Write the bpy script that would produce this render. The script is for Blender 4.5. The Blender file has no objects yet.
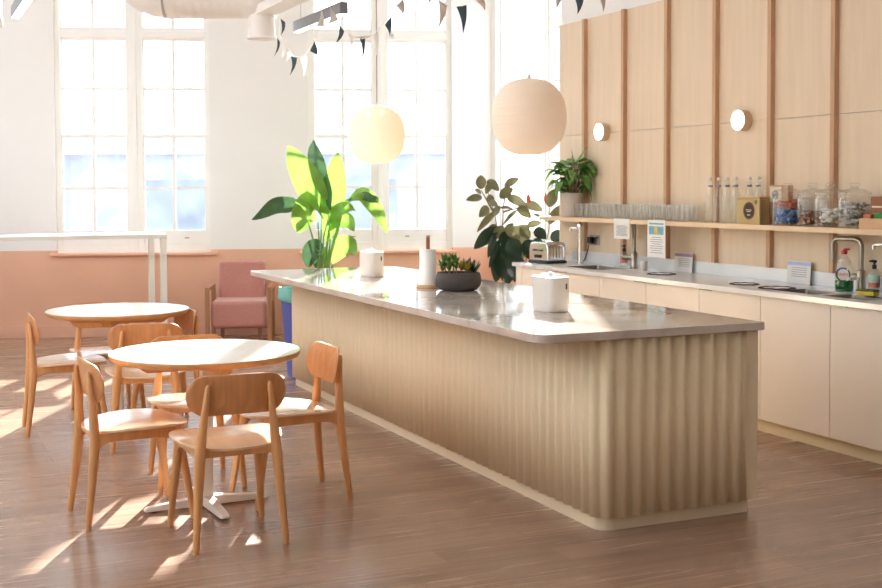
import bpy, bmesh, math, random
from mathutils import Vector, Matrix
random.seed(11)
PI = math.pi
SC = bpy.context.scene
COL = SC.collection
V = Vector

# ------------------------------------------------------------------ materials
def srgb(r, g, b):
    def f(c):
        c /= 255.0
        return c / 12.92 if c <= 0.04045 else ((c + 0.055) / 1.055) ** 2.4
    return (f(r), f(g), f(b), 1.0)

def new_mat(name):
    m = bpy.data.materials.new(name)
    m.use_nodes = True
    nt = m.node_tree
    return m, nt, nt.nodes['Principled BSDF']

def ramp(nt, fac, cols):
    r = nt.nodes.new('ShaderNodeValToRGB')
    while len(r.color_ramp.elements) < len(cols):
        r.color_ramp.elements.new(0.5)
    for e, (p, c) in zip(r.color_ramp.elements, cols):
        e.position = p; e.color = c
    nt.links.new(fac, r.inputs['Fac'])
    return r.outputs['Color']

def scale_col(c, k):
    return (min(c[0]*k, 1), min(c[1]*k, 1), min(c[2]*k, 1), 1)

def noise_mat(name, col, rough=0.5, var=0.06, scale=8.0, stretch=(1, 1, 1), metallic=0.0, bump=0.0, spec=0.5, transl=0.0, sheen=0.0, coat=0.0, detail=3.0):
    """principled surface whose colour varies by a little noise"""
    m, nt, b = new_mat(name)
    tc = nt.nodes.new('ShaderNodeTexCoord')
    mp = nt.nodes.new('ShaderNodeMapping'); mp.inputs['Scale'].default_value = stretch
    nt.links.new(tc.outputs['Object'], mp.inputs['Vector'])
    n = nt.nodes.new('ShaderNodeTexNoise'); n.inputs['Scale'].default_value = scale; n.inputs['Detail'].default_value = detail
    nt.links.new(mp.outputs['Vector'], n.inputs['Vector'])
    c = ramp(nt, n.outputs['Fac'], [(0.3, scale_col(col, 1 - var)), (0.7, scale_col(col, 1 + var))])
    nt.links.new(c, b.inputs['Base Color'])
    b.inputs['Roughness'].default_value = rough
    b.inputs['Metallic'].default_value = metallic
    b.inputs['Specular IOR Level'].default_value = spec
    if sheen: b.inputs['Sheen Weight'].default_value = sheen
    if coat:
        b.inputs['Coat Weight'].default_value = coat; b.inputs['Coat Roughness'].default_value = 0.1
    if bump:
        bp = nt.nodes.new('ShaderNodeBump'); bp.inputs['Strength'].default_value = bump; bp.inputs['Distance'].default_value = 0.01
        nt.links.new(n.outputs['Fac'], bp.inputs['Height']); nt.links.new(bp.outputs['Normal'], b.inputs['Normal'])
    if transl:
        t = nt.nodes.new('ShaderNodeBsdfTranslucent'); nt.links.new(c, t.inputs['Color'])
        mx = nt.nodes.new('ShaderNodeMixShader'); mx.inputs[0].default_value = transl
        out = nt.nodes['Material Output']
        nt.links.new(b.outputs[0], mx.inputs[1]); nt.links.new(t.outputs[0], mx.inputs[2]); nt.links.new(mx.outputs[0], out.inputs[0])
    return m

def emit_mat(name, col, strength):
    m, nt, b = new_mat(name)
    b.inputs['Base Color'].default_value = col
    b.inputs['Emission Color'].default_value = col
    b.inputs['Emission Strength'].default_value = strength
    return m

def glass_mat(name, tint=(1, 1, 1, 1), k=0.12, rough=0.02, gain=0.9):
    """clear thin glass: see-through, with a mirror coat that grows towards the rim"""
    m = bpy.data.materials.new(name); m.use_nodes = True
    nt = m.node_tree; nt.nodes.clear()
    out = nt.nodes.new('ShaderNodeOutputMaterial')
    tr = nt.nodes.new('ShaderNodeBsdfTransparent'); tr.inputs['Color'].default_value = tint
    gl = nt.nodes.new('ShaderNodeBsdfGlossy'); gl.inputs['Roughness'].default_value = rough
    lw = nt.nodes.new('ShaderNodeLayerWeight'); lw.inputs['Blend'].default_value = 0.35
    mt = nt.nodes.new('ShaderNodeMath'); mt.operation = 'MULTIPLY_ADD'
    mt.inputs[1].default_value = gain * 0.6; mt.inputs[2].default_value = k * 0.5
    nt.links.new(lw.outputs['Facing'], mt.inputs[0])
    mx = nt.nodes.new('ShaderNodeMixShader')
    nt.links.new(mt.outputs[0], mx.inputs[0]); nt.links.new(tr.outputs[0], mx.inputs[1]); nt.links.new(gl.outputs[0], mx.inputs[2])
    nt.links.new(mx.outputs[0], out.inputs[0])
    return m

def floor_mat():
    m, nt, b = new_mat('oak_plank_floor')
    tc = nt.nodes.new('ShaderNodeTexCoord')
    br = nt.nodes.new('ShaderNodeTexBrick')
    br.offset = 0.37; br.inputs['Scale'].default_value = 1.0
    br.inputs['Brick Width'].default_value = 1.25; br.inputs['Row Height'].default_value = 0.185
    br.inputs['Mortar Size'].default_value = 0.0012; br.inputs['Mortar Smooth'].default_value = 0.2
    br.inputs['Color1'].default_value = FLOOR_A; br.inputs['Color2'].default_value = FLOOR_B
    br.inputs['Mortar'].default_value = scale_col(FLOOR_A, 0.55)
    nt.links.new(tc.outputs['Object'], br.inputs['Vector'])
    mp = nt.nodes.new('ShaderNodeMapping'); mp.inputs['Scale'].default_value = (0.7, 15, 1)
    nt.links.new(tc.outputs['Object'], mp.inputs['Vector'])
    n = nt.nodes.new('ShaderNodeTexNoise'); n.inputs['Scale'].default_value = 2.2; n.inputs['Detail'].default_value = 7; n.inputs['Distortion'].default_value = 0.8
    nt.links.new(mp.outputs['Vector'], n.inputs['Vector'])
    g = ramp(nt, n.outputs['Fac'], [(0.28, (0.60, 0.58, 0.57, 1)), (0.5, (0.95, 0.95, 0.95, 1)), (0.72, (1.0, 1.0, 1.0, 1))])
    mx = nt.nodes.new('ShaderNodeMix'); mx.data_type = 'RGBA'; mx.blend_type = 'MULTIPLY'; mx.inputs[0].default_value = 0.8
    nt.links.new(br.outputs['Color'], mx.inputs[6]); nt.links.new(g, mx.inputs[7])
    nt.links.new(mx.outputs[2], b.inputs['Base Color'])
    r = nt.nodes.new('ShaderNodeMapRange'); r.inputs[3].default_value = 0.20; r.inputs[4].default_value = 0.32
    nt.links.new(n.outputs['Fac'], r.inputs[0]); nt.links.new(r.outputs[0], b.inputs['Roughness'])
    bp = nt.nodes.new('ShaderNodeBump'); bp.inputs['Strength'].default_value = 0.12; bp.inputs['Distance'].default_value = 0.004
    nt.links.new(n.outputs['Fac'], bp.inputs['Height']); nt.links.new(bp.outputs['Normal'], b.inputs['Normal'])
    b.inputs['Specular IOR Level'].default_value = 0.55
    return m

def dado_mat(name, top, low, z):
    """white wall painted another colour up to height z"""
    m, nt, b = new_mat(name)
    tc = nt.nodes.new('ShaderNodeTexCoord')
    sp = nt.nodes.new('ShaderNodeSeparateXYZ'); nt.links.new(tc.outputs['Object'], sp.inputs[0])
    gt = nt.nodes.new('ShaderNodeMath'); gt.operation = 'GREATER_THAN'; gt.inputs[1].default_value = z
    nt.links.new(sp.outputs['Z'], gt.inputs[0])
    n = nt.nodes.new('ShaderNodeTexNoise'); n.inputs['Scale'].default_value = 3; n.inputs['Detail'].default_value = 4
    nt.links.new(tc.outputs['Object'], n.inputs['Vector'])
    a = ramp(nt, n.outputs['Fac'], [(0.3, scale_col(low, 0.97)), (0.7, scale_col(low, 1.03))])
    c = ramp(nt, n.outputs['Fac'], [(0.3, scale_col(top, 0.985)), (0.7, top)])
    mx = nt.nodes.new('ShaderNodeMix'); mx.data_type = 'RGBA'
    nt.links.new(gt.outputs[0], mx.inputs[0]); nt.links.new(a, mx.inputs[6]); nt.links.new(c, mx.inputs[7])
    nt.links.new(mx.outputs[2], b.inputs['Base Color'])
    b.inputs['Roughness'].default_value = 0.6
    return m

def wood_mat(name, col, rough=0.45, axis='X', var=0.14, scale=3.0, coat=0.0, spec=0.5):
    st = {'X': (1, 14, 14), 'Y': (14, 1, 14), 'Z': (14, 14, 1)}[axis]
    return noise_mat(name, col, rough, var, scale, st, coat=coat, spec=spec, detail=5.0)

def quartz_mat():
    m, nt, b = new_mat('pale_quartz_worktop')
    tc = nt.nodes.new('ShaderNodeTexCoord')
    n = nt.nodes.new('ShaderNodeTexNoise'); n.inputs['Scale'].default_value = 2.2; n.inputs['Detail'].default_value = 9; n.inputs['Distortion'].default_value = 1.4
    nt.links.new(tc.outputs['Object'], n.inputs['Vector'])
    c = ramp(nt, n.outputs['Fac'], [(0.35, srgb(186, 172, 160)), (0.5, srgb(206, 195, 184)), (0.7, srgb(214, 204, 194))])
    nt.links.new(c, b.inputs['Base Color'])
    b.inputs['Roughness'].default_value = 0.07
    b.inputs['Specular IOR Level'].default_value = 0.6
    return m

FLOOR_A = srgb(153, 122, 101); FLOOR_B = srgb(172, 140, 117)
WHITE = srgb(241, 240, 238); PINK = srgb(230, 182, 154)
M = dict(
    floor=floor_mat(),
    wall_back=dado_mat('white_wall_pink_dado', WHITE, PINK, 0.900),
    white=noise_mat('white_plaster', WHITE, 0.65, 0.01, 3),
    outwhite=noise_mat('exterior_render', srgb(225, 225, 222), 0.8, 0.03, 1),
    trim=noise_mat('white_gloss_paint', srgb(244, 243, 240), 0.35, 0.01, 6),
    pinktrim=noise_mat('pink_gloss_paint', PINK, 0.4, 0.02, 6),
    pane=glass_mat('window_glass', (0.97, 0.985, 1, 1), 0.04, 0.01, 0.25),
    ply=wood_mat('birch_plywood', srgb(228, 206, 178), 0.5, 'Z', 0.04, 1.5),
    batten=wood_mat('brown_batten', srgb(200, 160, 126), 0.55, 'Z', 0.12, 3),
    shelf=wood_mat('ash_shelf', srgb(228, 200, 164), 0.5, 'Y', 0.07, 2),
    chair=wood_mat('oak_chair', srgb(214, 157, 102), 0.38, 'Z', 0.13, 2.5, coat=0.15),
    chairseat=wood_mat('oak_veneer_seat', srgb(226, 190, 150), 0.25, 'Y', 0.10, 2.5, coat=0.8),
    chairback=wood_mat('oak_veneer_back', srgb(202, 143, 92), 0.36, 'Z', 0.13, 3.0, coat=0.15),
    tableedge=wood_mat('oak_edge', srgb(212, 158, 104), 0.45, 'X', 0.1, 3),
    tabletop=noise_mat('white_laminate', srgb(236, 226, 212), 0.22, 0.02, 4, (1, 9, 1), spec=0.6),
    whitemetal=noise_mat('white_powder_coat', srgb(236, 232, 224), 0.3, 0.01, 6),
    island=noise_mat('cream_fluted_board', srgb(238, 220, 186), 0.5, 0.006, 5),
    plinth=noise_mat('cream_plinth', srgb(234, 216, 184), 0.5, 0.01, 5),
    quartz=quartz_mat(),
    cab=noise_mat('off_white_laminate', srgb(236, 222, 208), 0.4, 0.015, 3),
    carcass=noise_mat('cabinet_carcass', srgb(120, 105, 92), 0.6, 0.03, 3),
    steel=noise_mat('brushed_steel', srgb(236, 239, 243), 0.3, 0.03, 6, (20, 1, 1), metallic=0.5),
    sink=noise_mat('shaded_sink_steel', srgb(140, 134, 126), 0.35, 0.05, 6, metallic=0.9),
    chrome=noise_mat('chrome', srgb(228, 228, 228), 0.16, 0.02, 6, metallic=1.0),
    nickel=noise_mat('satin_nickel', srgb(168, 160, 148), 0.28, 0.04, 8, metallic=1.0),
    darksteel=noise_mat('dark_chute', srgb(52, 42, 34), 0.5, 0.5, 40, metallic=0.3),
    whiteplastic=noise_mat('white_plastic', srgb(226, 219, 210), 0.25, 0.01, 6),
    black=noise_mat('black_plastic', srgb(26, 26, 28), 0.4, 0.1, 10),
    tissue=noise_mat('white_tissue', srgb(248, 247, 244), 0.9, 0.02, 20, bump=0.2),
    concrete=noise_mat('dark_concrete', srgb(74, 68, 66), 0.75, 0.12, 14, bump=0.1),
    soil=noise_mat('potting_soil', srgb(62, 44, 32), 0.95, 0.35, 50, bump=0.5),
    succ=noise_mat('succulent_green', srgb(92, 134, 62), 0.4, 0.25, 18, transl=0.12),
    succy=noise_mat('succulent_yellow', srgb(150, 140, 62), 0.4, 0.25, 18, transl=0.12),
    succd=noise_mat('succulent_dark', srgb(52, 80, 42), 0.4, 0.25, 18, transl=0.08),
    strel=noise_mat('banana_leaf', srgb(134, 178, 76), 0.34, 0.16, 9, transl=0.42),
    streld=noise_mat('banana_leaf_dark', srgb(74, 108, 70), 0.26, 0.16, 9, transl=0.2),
    stem=noise_mat('green_stem', srgb(120, 158, 70), 0.45, 0.14, 10, transl=0.15),
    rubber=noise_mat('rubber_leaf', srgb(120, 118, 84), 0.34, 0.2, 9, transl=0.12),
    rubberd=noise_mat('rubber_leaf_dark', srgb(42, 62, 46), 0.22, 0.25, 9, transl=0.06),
    rubstem=noise_mat('rubber_stem', srgb(150, 128, 104), 0.6, 0.15, 12),
    bud=noise_mat('red_bud', srgb(206, 92, 72), 0.5, 0.12, 12, transl=0.3),
    pothos=noise_mat('shelf_plant_leaf', srgb(104, 148, 72), 0.36, 0.3, 9, transl=0.25),
    potgrey=noise_mat('pale_grey_pot', srgb(196, 186, 176), 0.7, 0.04, 12),
    glass=glass_mat('clear_glass', (0.985, 0.99, 0.985, 1), 0.06, 0.02, 1.0),
    bottle=glass_mat('bottle_glass', (0.955, 0.965, 0.945, 1), 0.10, 0.05, 0.85),
    blueclip=noise_mat('blue_stopper', srgb(120, 146, 170), 0.4, 0.1, 20),
    tin=noise_mat('gold_tin', srgb(196, 168, 118), 0.32, 0.05, 8, metallic=0.55),
    emblem=noise_mat('dark_brown_print', srgb(62, 40, 32), 0.5, 0.08, 20),
    cream=noise_mat('cream_card', srgb(236, 222, 190), 0.6, 0.02, 8),
    greencard=noise_mat('green_packet', srgb(40, 130, 52), 0.45, 0.08, 14),
    traywood=wood_mat('tray_wood', srgb(212, 170, 128), 0.5, 'Y', 0.08, 4),
    redbrown=wood_mat('red_brown_wood', srgb(150, 92, 62), 0.45, 'Z', 0.12, 4),
    candyblue=noise_mat('blue_wrappers', srgb(112, 150, 196), 0.5, 0.3, 60, bump=0.4),
    candyred=noise_mat('orange_wrappers', srgb(186, 106, 78), 0.5, 0.3, 60, bump=0.4),
    brownstuff=noise_mat('brown_pieces', srgb(150, 104, 76), 0.7, 0.3, 60, bump=0.4),
    palestuff=noise_mat('pale_pieces', srgb(226, 220, 210), 0.7, 0.1, 40, bump=0.3),
    greystuff=noise_mat('grey_sticks', srgb(186, 180, 170), 0.7, 0.3, 60, bump=0.3),
    paper=noise_mat('white_paper', srgb(246, 244, 240), 0.8, 0.01, 10, transl=0.15),
    print=noise_mat('grey_print', srgb(150, 150, 152), 0.8, 0.05, 30),
    lilac=noise_mat('lilac_print', srgb(176, 150, 176), 0.8, 0.05, 30),
    paleblue=noise_mat('pale_blue_print', srgb(190, 200, 232), 0.8, 0.05, 30),
    skyprint=noise_mat('teal_print', srgb(120, 176, 190), 0.8, 0.1, 30),
    yellowprint=noise_mat('yellow_print', srgb(226, 190, 70), 0.8, 0.1, 30),
    soapgreen=noise_mat('green_soap', srgb(10, 122, 50), 0.25, 0.06, 10, transl=0.35),
    soapred=noise_mat('red_cap', srgb(196, 44, 50), 0.4, 0.06, 10),
    labelblue=noise_mat('blue_label_print', srgb(70, 84, 170), 0.5, 0.04, 10),
    labelgreen=noise_mat('dark_green_label_print', srgb(40, 84, 62), 0.5, 0.04, 10),
    sponge=noise_mat('yellow_sponge', srgb(232, 206, 84), 0.9, 0.15, 60, bump=0.4),
    sponged=noise_mat('green_scourer', srgb(86, 104, 52), 0.95, 0.2, 60, bump=0.4),
    orange=noise_mat('orange_soap_label', srgb(214, 130, 104), 0.5, 0.05, 10),
    mint=noise_mat('mint_label', srgb(190, 216, 200), 0.5, 0.05, 10),
    pinkfab=noise_mat('dusty_pink_fabric', srgb(188, 130, 120), 0.9, 0.07, 60, bump=0.15, sheen=0.3),
    armwood=wood_mat('walnut_frame', srgb(168, 118, 84), 0.4, 'Z', 0.1, 4),
    bluebin=noise_mat('blue_bin_plastic', srgb(66, 88, 170), 0.4, 0.05, 6),
    teal=noise_mat('teal_bin_liner', srgb(132, 206, 196), 0.4, 0.06, 20, transl=0.2),
    duct=noise_mat('cream_duct', srgb(244, 240, 235), 0.42, 0.03, 4),
    lumgrey=noise_mat('grey_aluminium', srgb(122, 126, 132), 0.4, 0.03, 8),
    led=emit_mat('led_strip', (1, 0.98, 0.94, 1), 7.0),
    disc=emit_mat('lit_opal_disc', (1, 0.95, 0.88, 1), 4.0),
    lamp=noise_mat('rice_paper', srgb(251, 240, 225), 0.8, 0.008, 12, transl=0.27),
    lampcap=noise_mat('beige_lamp_body', srgb(214, 186, 156), 0.5, 0.02, 8),
    cord=noise_mat('grey_cord', srgb(150, 146, 120), 0.6, 0.05, 20),
    flagd=noise_mat('dark_slate_felt', srgb(74, 88, 96), 0.9, 0.08, 30),
    flagw=noise_mat('white_felt', srgb(250, 248, 244), 0.9, 0.02, 30, transl=0.35),
    flagg=noise_mat('pale_grey_felt', srgb(224, 220, 215), 0.9, 0.04, 30, transl=0.45),
    flagp=noise_mat('blush_felt', srgb(232, 216, 208), 0.9, 0.04, 30, transl=0.45),
    facade=noise_mat('slate_blue_facade', srgb(172, 179, 188), 0.8, 0.25, 1.3),
    farwin=noise_mat('dark_far_window', srgb(146, 156, 168), 0.5, 0.25, 1.5),
    pave=noise_mat('grey_yard', srgb(170, 170, 172), 0.9, 0.06, 1),
)

# ------------------------------------------------------------------ mesh helpers
class MB:
    """collects shapes and links them as ONE mesh object"""
    def __init__(self): self.bm = bmesh.new()
    def quad(self, pts):
        return self.bm.faces.new([self.bm.verts.new(p) for p in pts])
    def box(self, lo, hi, mat=None):
        x0, y0, z0 = lo; x1, y1, z1 = hi
        c = [V((x, y, z)) for z in (z0, z1) for y in (y0, y1) for x in (x0, x1)]
        if mat is not None: c = [mat @ p for p in c]
        v = [self.bm.verts.new(p) for p in c]
        for f in ((0, 2, 3, 1), (4, 5, 7, 6), (0, 1, 5, 4), (2, 6, 7, 3), (0, 4, 6, 2), (1, 3, 7, 5)):
            self.bm.faces.new([v[i] for i in f])
        return self
    def rings(self, rings, close=True, caps=True):
        rv = [[self.bm.verts.new(p) for p in r] for r in rings]
        n = len(rv[0])
        for a, b in zip(rv, rv[1:]):
            for i in range(n if close else n - 1):
                j = (i + 1) % n
                self.bm.faces.new((a[i], a[j], b[j], b[i]))
        if caps and close:
            self.bm.faces.new(rv[0][::-1]); self.bm.faces.new(rv[-1])
        return self
    def tube(self, pts, r, seg=10, caps=True, flat=1.0):
        pts = [V(p) for p in pts]
        rr = r if isinstance(r, (list, tuple)) else [r] * len(pts)
        out = []; ref = None
        for i, p in enumerate(pts):
            d = (pts[min(i + 1, len(pts) - 1)] - pts[max(i - 1, 0)]).normalized()
            if ref is None:
                ref = V((0, 0, 1)) if abs(d.z) < 0.9 else V((1, 0, 0))
            s = d.cross(ref).normalized(); u = s.cross(d).normalized(); ref = u
            out.append([p + (s * math.cos(a) + u * math.sin(a) * flat) * rr[i] for a in [2 * PI * k / seg for k in range(seg)]])
        return self.rings(out, True, caps)
    def lathe(self, prof, seg=32, c=(0, 0, 0), caps=True, axis='Z', sx=1.0, sy=1.0):
        c = V(c); out = []
        for r, z in prof:
            ring = []
            for k in range(seg):
                a = 2 * PI * k / seg
                p = V((r * math.cos(a) * sx, r * math.sin(a) * sy, z))
                if axis == 'X': p = V((p.z, p.x, p.y))
                elif axis == 'Y': p = V((p.y, p.z, p.x))
                ring.append(c + p)
            out.append(ring)
        return self.rings(out, True, caps)
    def prism(self, poly, z0, z1, mat=None):
        a = [V((x, y, z0)) for x, y in poly]; b = [V((x, y, z1)) for x, y in poly]
        if mat is not None: a = [mat @ p for p in a]; b = [mat @ p for p in b]
        return self.rings([a, b])
    def ball(self, c, r, seg=14, sz=1.0):
        n = max(5, seg // 2); c = V(c)
        return self.lathe([(r * math.sin(PI * (i + 0.15) / (n + 0.3)), -r * sz * math.cos(PI * (i + 0.15) / (n + 0.3))) for i in range(n + 1)], seg, c)
    def leaf(self, pts, w, side, fold=0.25, nrm=None, n=9, taper=0.75, ripple=0.0):
        """a leaf blade: midrib through pts, half width w, spread along side, folded up by fold"""
        pts = [V(p) for p in pts]
        def curve(t):
            f = t * (len(pts) - 1); i = min(int(f), len(pts) - 2); u = f - i
            p0 = pts[max(i - 1, 0)]; p1 = pts[i]; p2 = pts[i + 1]; p3 = pts[min(i + 2, len(pts) - 1)]
            return 0.5 * ((2 * p1) + (p2 - p0) * u + (2 * p0 - 5 * p1 + 4 * p2 - p3) * u * u + (3 * p1 - p0 - 3 * p2 + p3) * u ** 3)
        rows = []
        side = V(side)
        for i in range(n + 1):
            t = i / n
            p = curve(t); d = (curve(min(t + .02, 1)) - curve(max(t - .02, 0))).normalized()
            s = (side - d * side.dot(d)).normalized(); u = d.cross(s)
            ww = w * (math.sin(PI * (0.03 + 0.955 * t) ** taper)) + 0.0012
            if ww < 0.0012: ww = 0.0012
            row = []
            for k in (-1, -0.5, 0, 0.5, 1):
                row.append(p + s * (k * ww) + u * (abs(k) * ww * fold + ripple * k * math.sin(t * 15 + k * 2)))
            rows.append([self.bm.verts.new(q) for q in row])
        for a, b in zip(rows, rows[1:]):
            for k in range(4):
                self.bm.faces.new((a[k], a[k + 1], b[k + 1], b[k]))
        return self
    def build(self, name, mat, parent=None, bevel=0.0, smooth=35, solid=0.0, seg=2):
        me = bpy.data.meshes.new(name)
        bmesh.ops.recalc_face_normals(self.bm, faces=self.bm.faces[:])
        self.bm.to_mesh(me); self.bm.free()
        me.materials.append(M[mat])
        if smooth:
            me.shade_smooth(); me.set_sharp_from_angle(angle=math.radians(smooth))
        o = bpy.data.objects.new(name, me); COL.objects.link(o)
        if parent is not None: o.parent = parent
        if solid:
            s = o.modifiers.new('Solidify', 'SOLIDIFY'); s.thickness = solid; s.offset = 0
        if bevel:
            b = o.modifiers.new('Bevel', 'BEVEL'); b.width = bevel; b.segments = seg; b.limit_method = 'ANGLE'; b.angle_limit = math.radians(40); b.harden_normals = bool(smooth)
        return o

def tag(o, label, cat, group=None, kind=None):
    o['label'] = label; o['category'] = cat
    if group: o['group'] = group
    if kind: o['kind'] = kind
    return o
def thing(name, label, cat, loc=(0, 0, 0), rotz=0.0, group=None, kind=None):
    o = bpy.data.objects.new(name, None); COL.objects.link(o)
    o.empty_display_size = 0.05
    o.location = loc; o.rotation_euler = (0, 0, rotz)
    return tag(o, label, cat, group, kind)
def structure(o):
    o['kind'] = 'structure'; return o
def kids(o): return [c for c in COL.objects if c.parent == o]
def copy_tree(o, parent=None):
    c = o.copy(); COL.objects.link(c)
    if parent is not None: c.parent = parent
    for ch in kids(o): copy_tree(ch, c)
    return c
def place(o, loc, rotz, label, group=None):
    o.location = loc; o.rotation_euler = (0, 0, rotz); o['label'] = label
    if group: o['group'] = group
    return o
def superellipse(a, b, n, k=40):
    out = []
    for i in range(k):
        t = 2 * PI * i / k; c, s = math.cos(t), math.sin(t)
        out.append((a * math.copysign(abs(c) ** (2 / n), c), b * math.copysign(abs(s) ** (2 / n), s)))
    return out
def rrect(x0, y0, x1, y1, r, k=6):
    out = []
    for cx, cy, a0 in ((x1 - r, y1 - r, 0), (x0 + r, y1 - r, PI / 2), (x0 + r, y0 + r, PI), (x1 - r, y0 + r, 3 * PI / 2)):
        for i in range(k + 1):
            a = a0 + PI / 2 * i / k
            out.append((cx + r * math.cos(a), cy + r * math.sin(a)))
    return out

SKY, SUN_E, SUN_EL, EXPOSURE = 3.75, 33, 20.7, 0.0
RUBBER=[((4.822,9.792,1.521),(4.803,9.754,1.646),0.084),((4.891,9.810,1.593),(4.969,9.725,1.502),0.074),((4.877,9.721,1.556),(4.837,9.722,1.476),0.053),((4.899,9.950,1.475),(4.866,10.006,1.512),0.032),((4.889,9.909,1.439),(4.742,9.939,1.421),0.063),((4.937,9.821,1.384),(4.910,9.807,1.471),0.063),((4.870,9.747,1.395),(4.930,9.667,1.368),0.053),((5.017,9.699,1.538),(5.157,9.695,1.614),0.063),((5.047,9.857,1.438),(5.174,9.843,1.524),0.084),((5.102,9.824,1.451),(5.257,9.709,1.346),0.079),((5.123,9.670,1.348),(5.244,9.628,1.257),0.084),((5.242,9.738,1.383),(5.411,9.706,1.317),0.079),((4.959,9.907,1.347),(4.853,9.897,1.266),0.084),((4.976,9.819,1.311),(4.833,9.899,1.130),0.058),((5.007,9.779,1.348),(5.104,9.692,1.335),0.023),((5.143,9.707,1.329),(5.002,9.711,1.196),0.032),((5.038,9.880,1.172),(4.973,9.956,1.153),0.047),((5.048,9.761,1.103),(5.114,9.710,1.212),0.063),((5.075,9.852,1.090),(5.298,9.765,1.185),0.063),((5.273,9.759,1.176),(5.419,9.740,1.207),0.058),((4.979,9.784,1.167),(4.781,9.855,0.978),0.116),((5.087,9.758,1.093),(5.263,9.664,0.947),0.179),((5.241,9.566,1.151),(5.326,9.499,1.070),0.095),((5.462,9.648,1.053),(5.568,9.542,1.109),0.105),((5.353,9.491,1.357),(5.421,9.484,1.518),0.095),((5.380,9.540,1.203),(5.501,9.497,1.383),0.074),((5.274,9.646,1.293),(5.387,9.571,1.220),0.026),((5.059,9.881,1.007),(5.045,9.835,0.707),0.147),((5.079,9.704,0.986),(5.090,9.647,0.682),0.137),((5.008,9.802,1.057),(4.908,9.807,0.804),0.053),((5.009,9.726,1.132),(5.069,9.723,0.949),0.116),((4.939,9.747,1.114),(4.881,9.772,0.898),0.063),((5.214,9.784,0.998),(5.121,9.764,0.782),0.116),((5.161,9.570,1.062),(5.207,9.505,0.867),0.137),((5.365,9.679,1.072),(5.302,9.716,0.907),0.095),((5.021,9.688,1.169),(5.124,9.615,1.061),0.095),((4.917,9.722,1.278),(4.966,9.699,1.367),0.053),((5.012,9.632,1.063),(5.118,9.603,0.900),0.137),((5.045,9.856,0.944),(5.031,9.910,0.665),0.126),((5.150,9.761,0.909),(5.230,9.776,0.686),0.126),((5.138,9.566,1.009),(5.238,9.487,0.867),0.126),((5.127,9.835,0.851),(5.113,9.868,0.629),0.137),((5.017,9.740,1.185),(4.964,9.817,1.057),0.084),((5.183,9.725,1.183),(5.282,9.717,1.072),0.084)]
RUB_STEMS=[[(5.109,9.860,0.500),(5.088,9.879,0.730),(5.060,9.905,1.052),(5.031,9.928,1.281),(4.977,9.961,1.493)],[(5.088,9.879,0.730),(5.086,9.894,1.052),(5.099,9.899,1.327),(5.128,9.894,1.511)],[(5.160,9.839,0.546),(5.283,9.796,0.849),(5.313,9.794,1.143),(5.318,9.803,1.391)],[(5.160,9.839,0.546),(5.426,9.733,0.885),(5.481,9.719,1.142),(5.494,9.723,1.390)],[(5.031,9.928,1.281),(4.918,9.988,1.511)],[(5.099,9.898,1.309),(5.217,9.847,1.345),(5.301,9.810,1.372)]]
RUB_BUDS=[((5.402,9.633,1.391),(5.399,9.638,1.482)),((5.261,9.697,1.392),(5.254,9.704,1.478))]
STREL=[([(3.569,10.348,1.300),(3.467,10.379,1.454),(3.348,10.409,1.679),(3.244,10.521,1.914)],0.136,0.12),
 ([(3.578,10.319,1.337),(3.527,10.329,1.553),(3.456,10.338,1.785),(3.443,10.406,1.966)],0.091,0.35),
 ([(3.560,10.381,1.038),(3.591,10.356,1.291),(3.619,10.322,1.588),(3.666,10.368,1.859)],0.114,0.03),
 ([(3.385,10.389,1.284),(3.258,10.429,1.392),(3.086,10.473,1.375),(2.899,10.498,1.252)],0.082,0.30),
 ([(3.693,10.319,1.372),(3.827,10.240,1.471),(3.930,10.156,1.362),(4.013,10.054,1.130)],0.077,0.30),
 ([(3.529,10.540,1.234),(3.457,10.553,1.289),(3.388,10.548,1.226),(3.330,10.515,1.128)],0.073,0.30),
 ([(3.577,10.348,1.138),(3.638,10.302,1.237),(3.702,10.240,1.229),(3.740,10.165,1.150)],0.082,0.35),
 ([(3.506,10.301,1.266),(3.380,10.342,1.428),(3.303,10.339,1.304),(3.283,10.396,1.142)],0.100,0.25),
 ([(3.495,10.303,0.997),(3.432,10.311,1.017),(3.372,10.302,0.947),(3.377,10.349,0.819)],0.082,0.20),
 ([(3.584,10.290,0.852),(3.637,10.249,0.978),(3.701,10.189,1.015),(3.782,10.203,0.914)],0.100,0.10),
 ([(3.577,10.461,0.989),(3.528,10.459,0.954),(3.493,10.439,0.883),(3.523,10.477,0.789)],0.064,0.20),
 ([(3.717,10.305,1.417),(3.842,10.228,1.452),(3.913,10.162,1.434),(3.996,10.178,1.398)],0.045,0.40),
 ([(3.559,10.347,1.192),(3.620,10.302,1.301),(3.684,10.243,1.355),(3.791,10.248,1.327)],0.064,0.30)]
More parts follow.
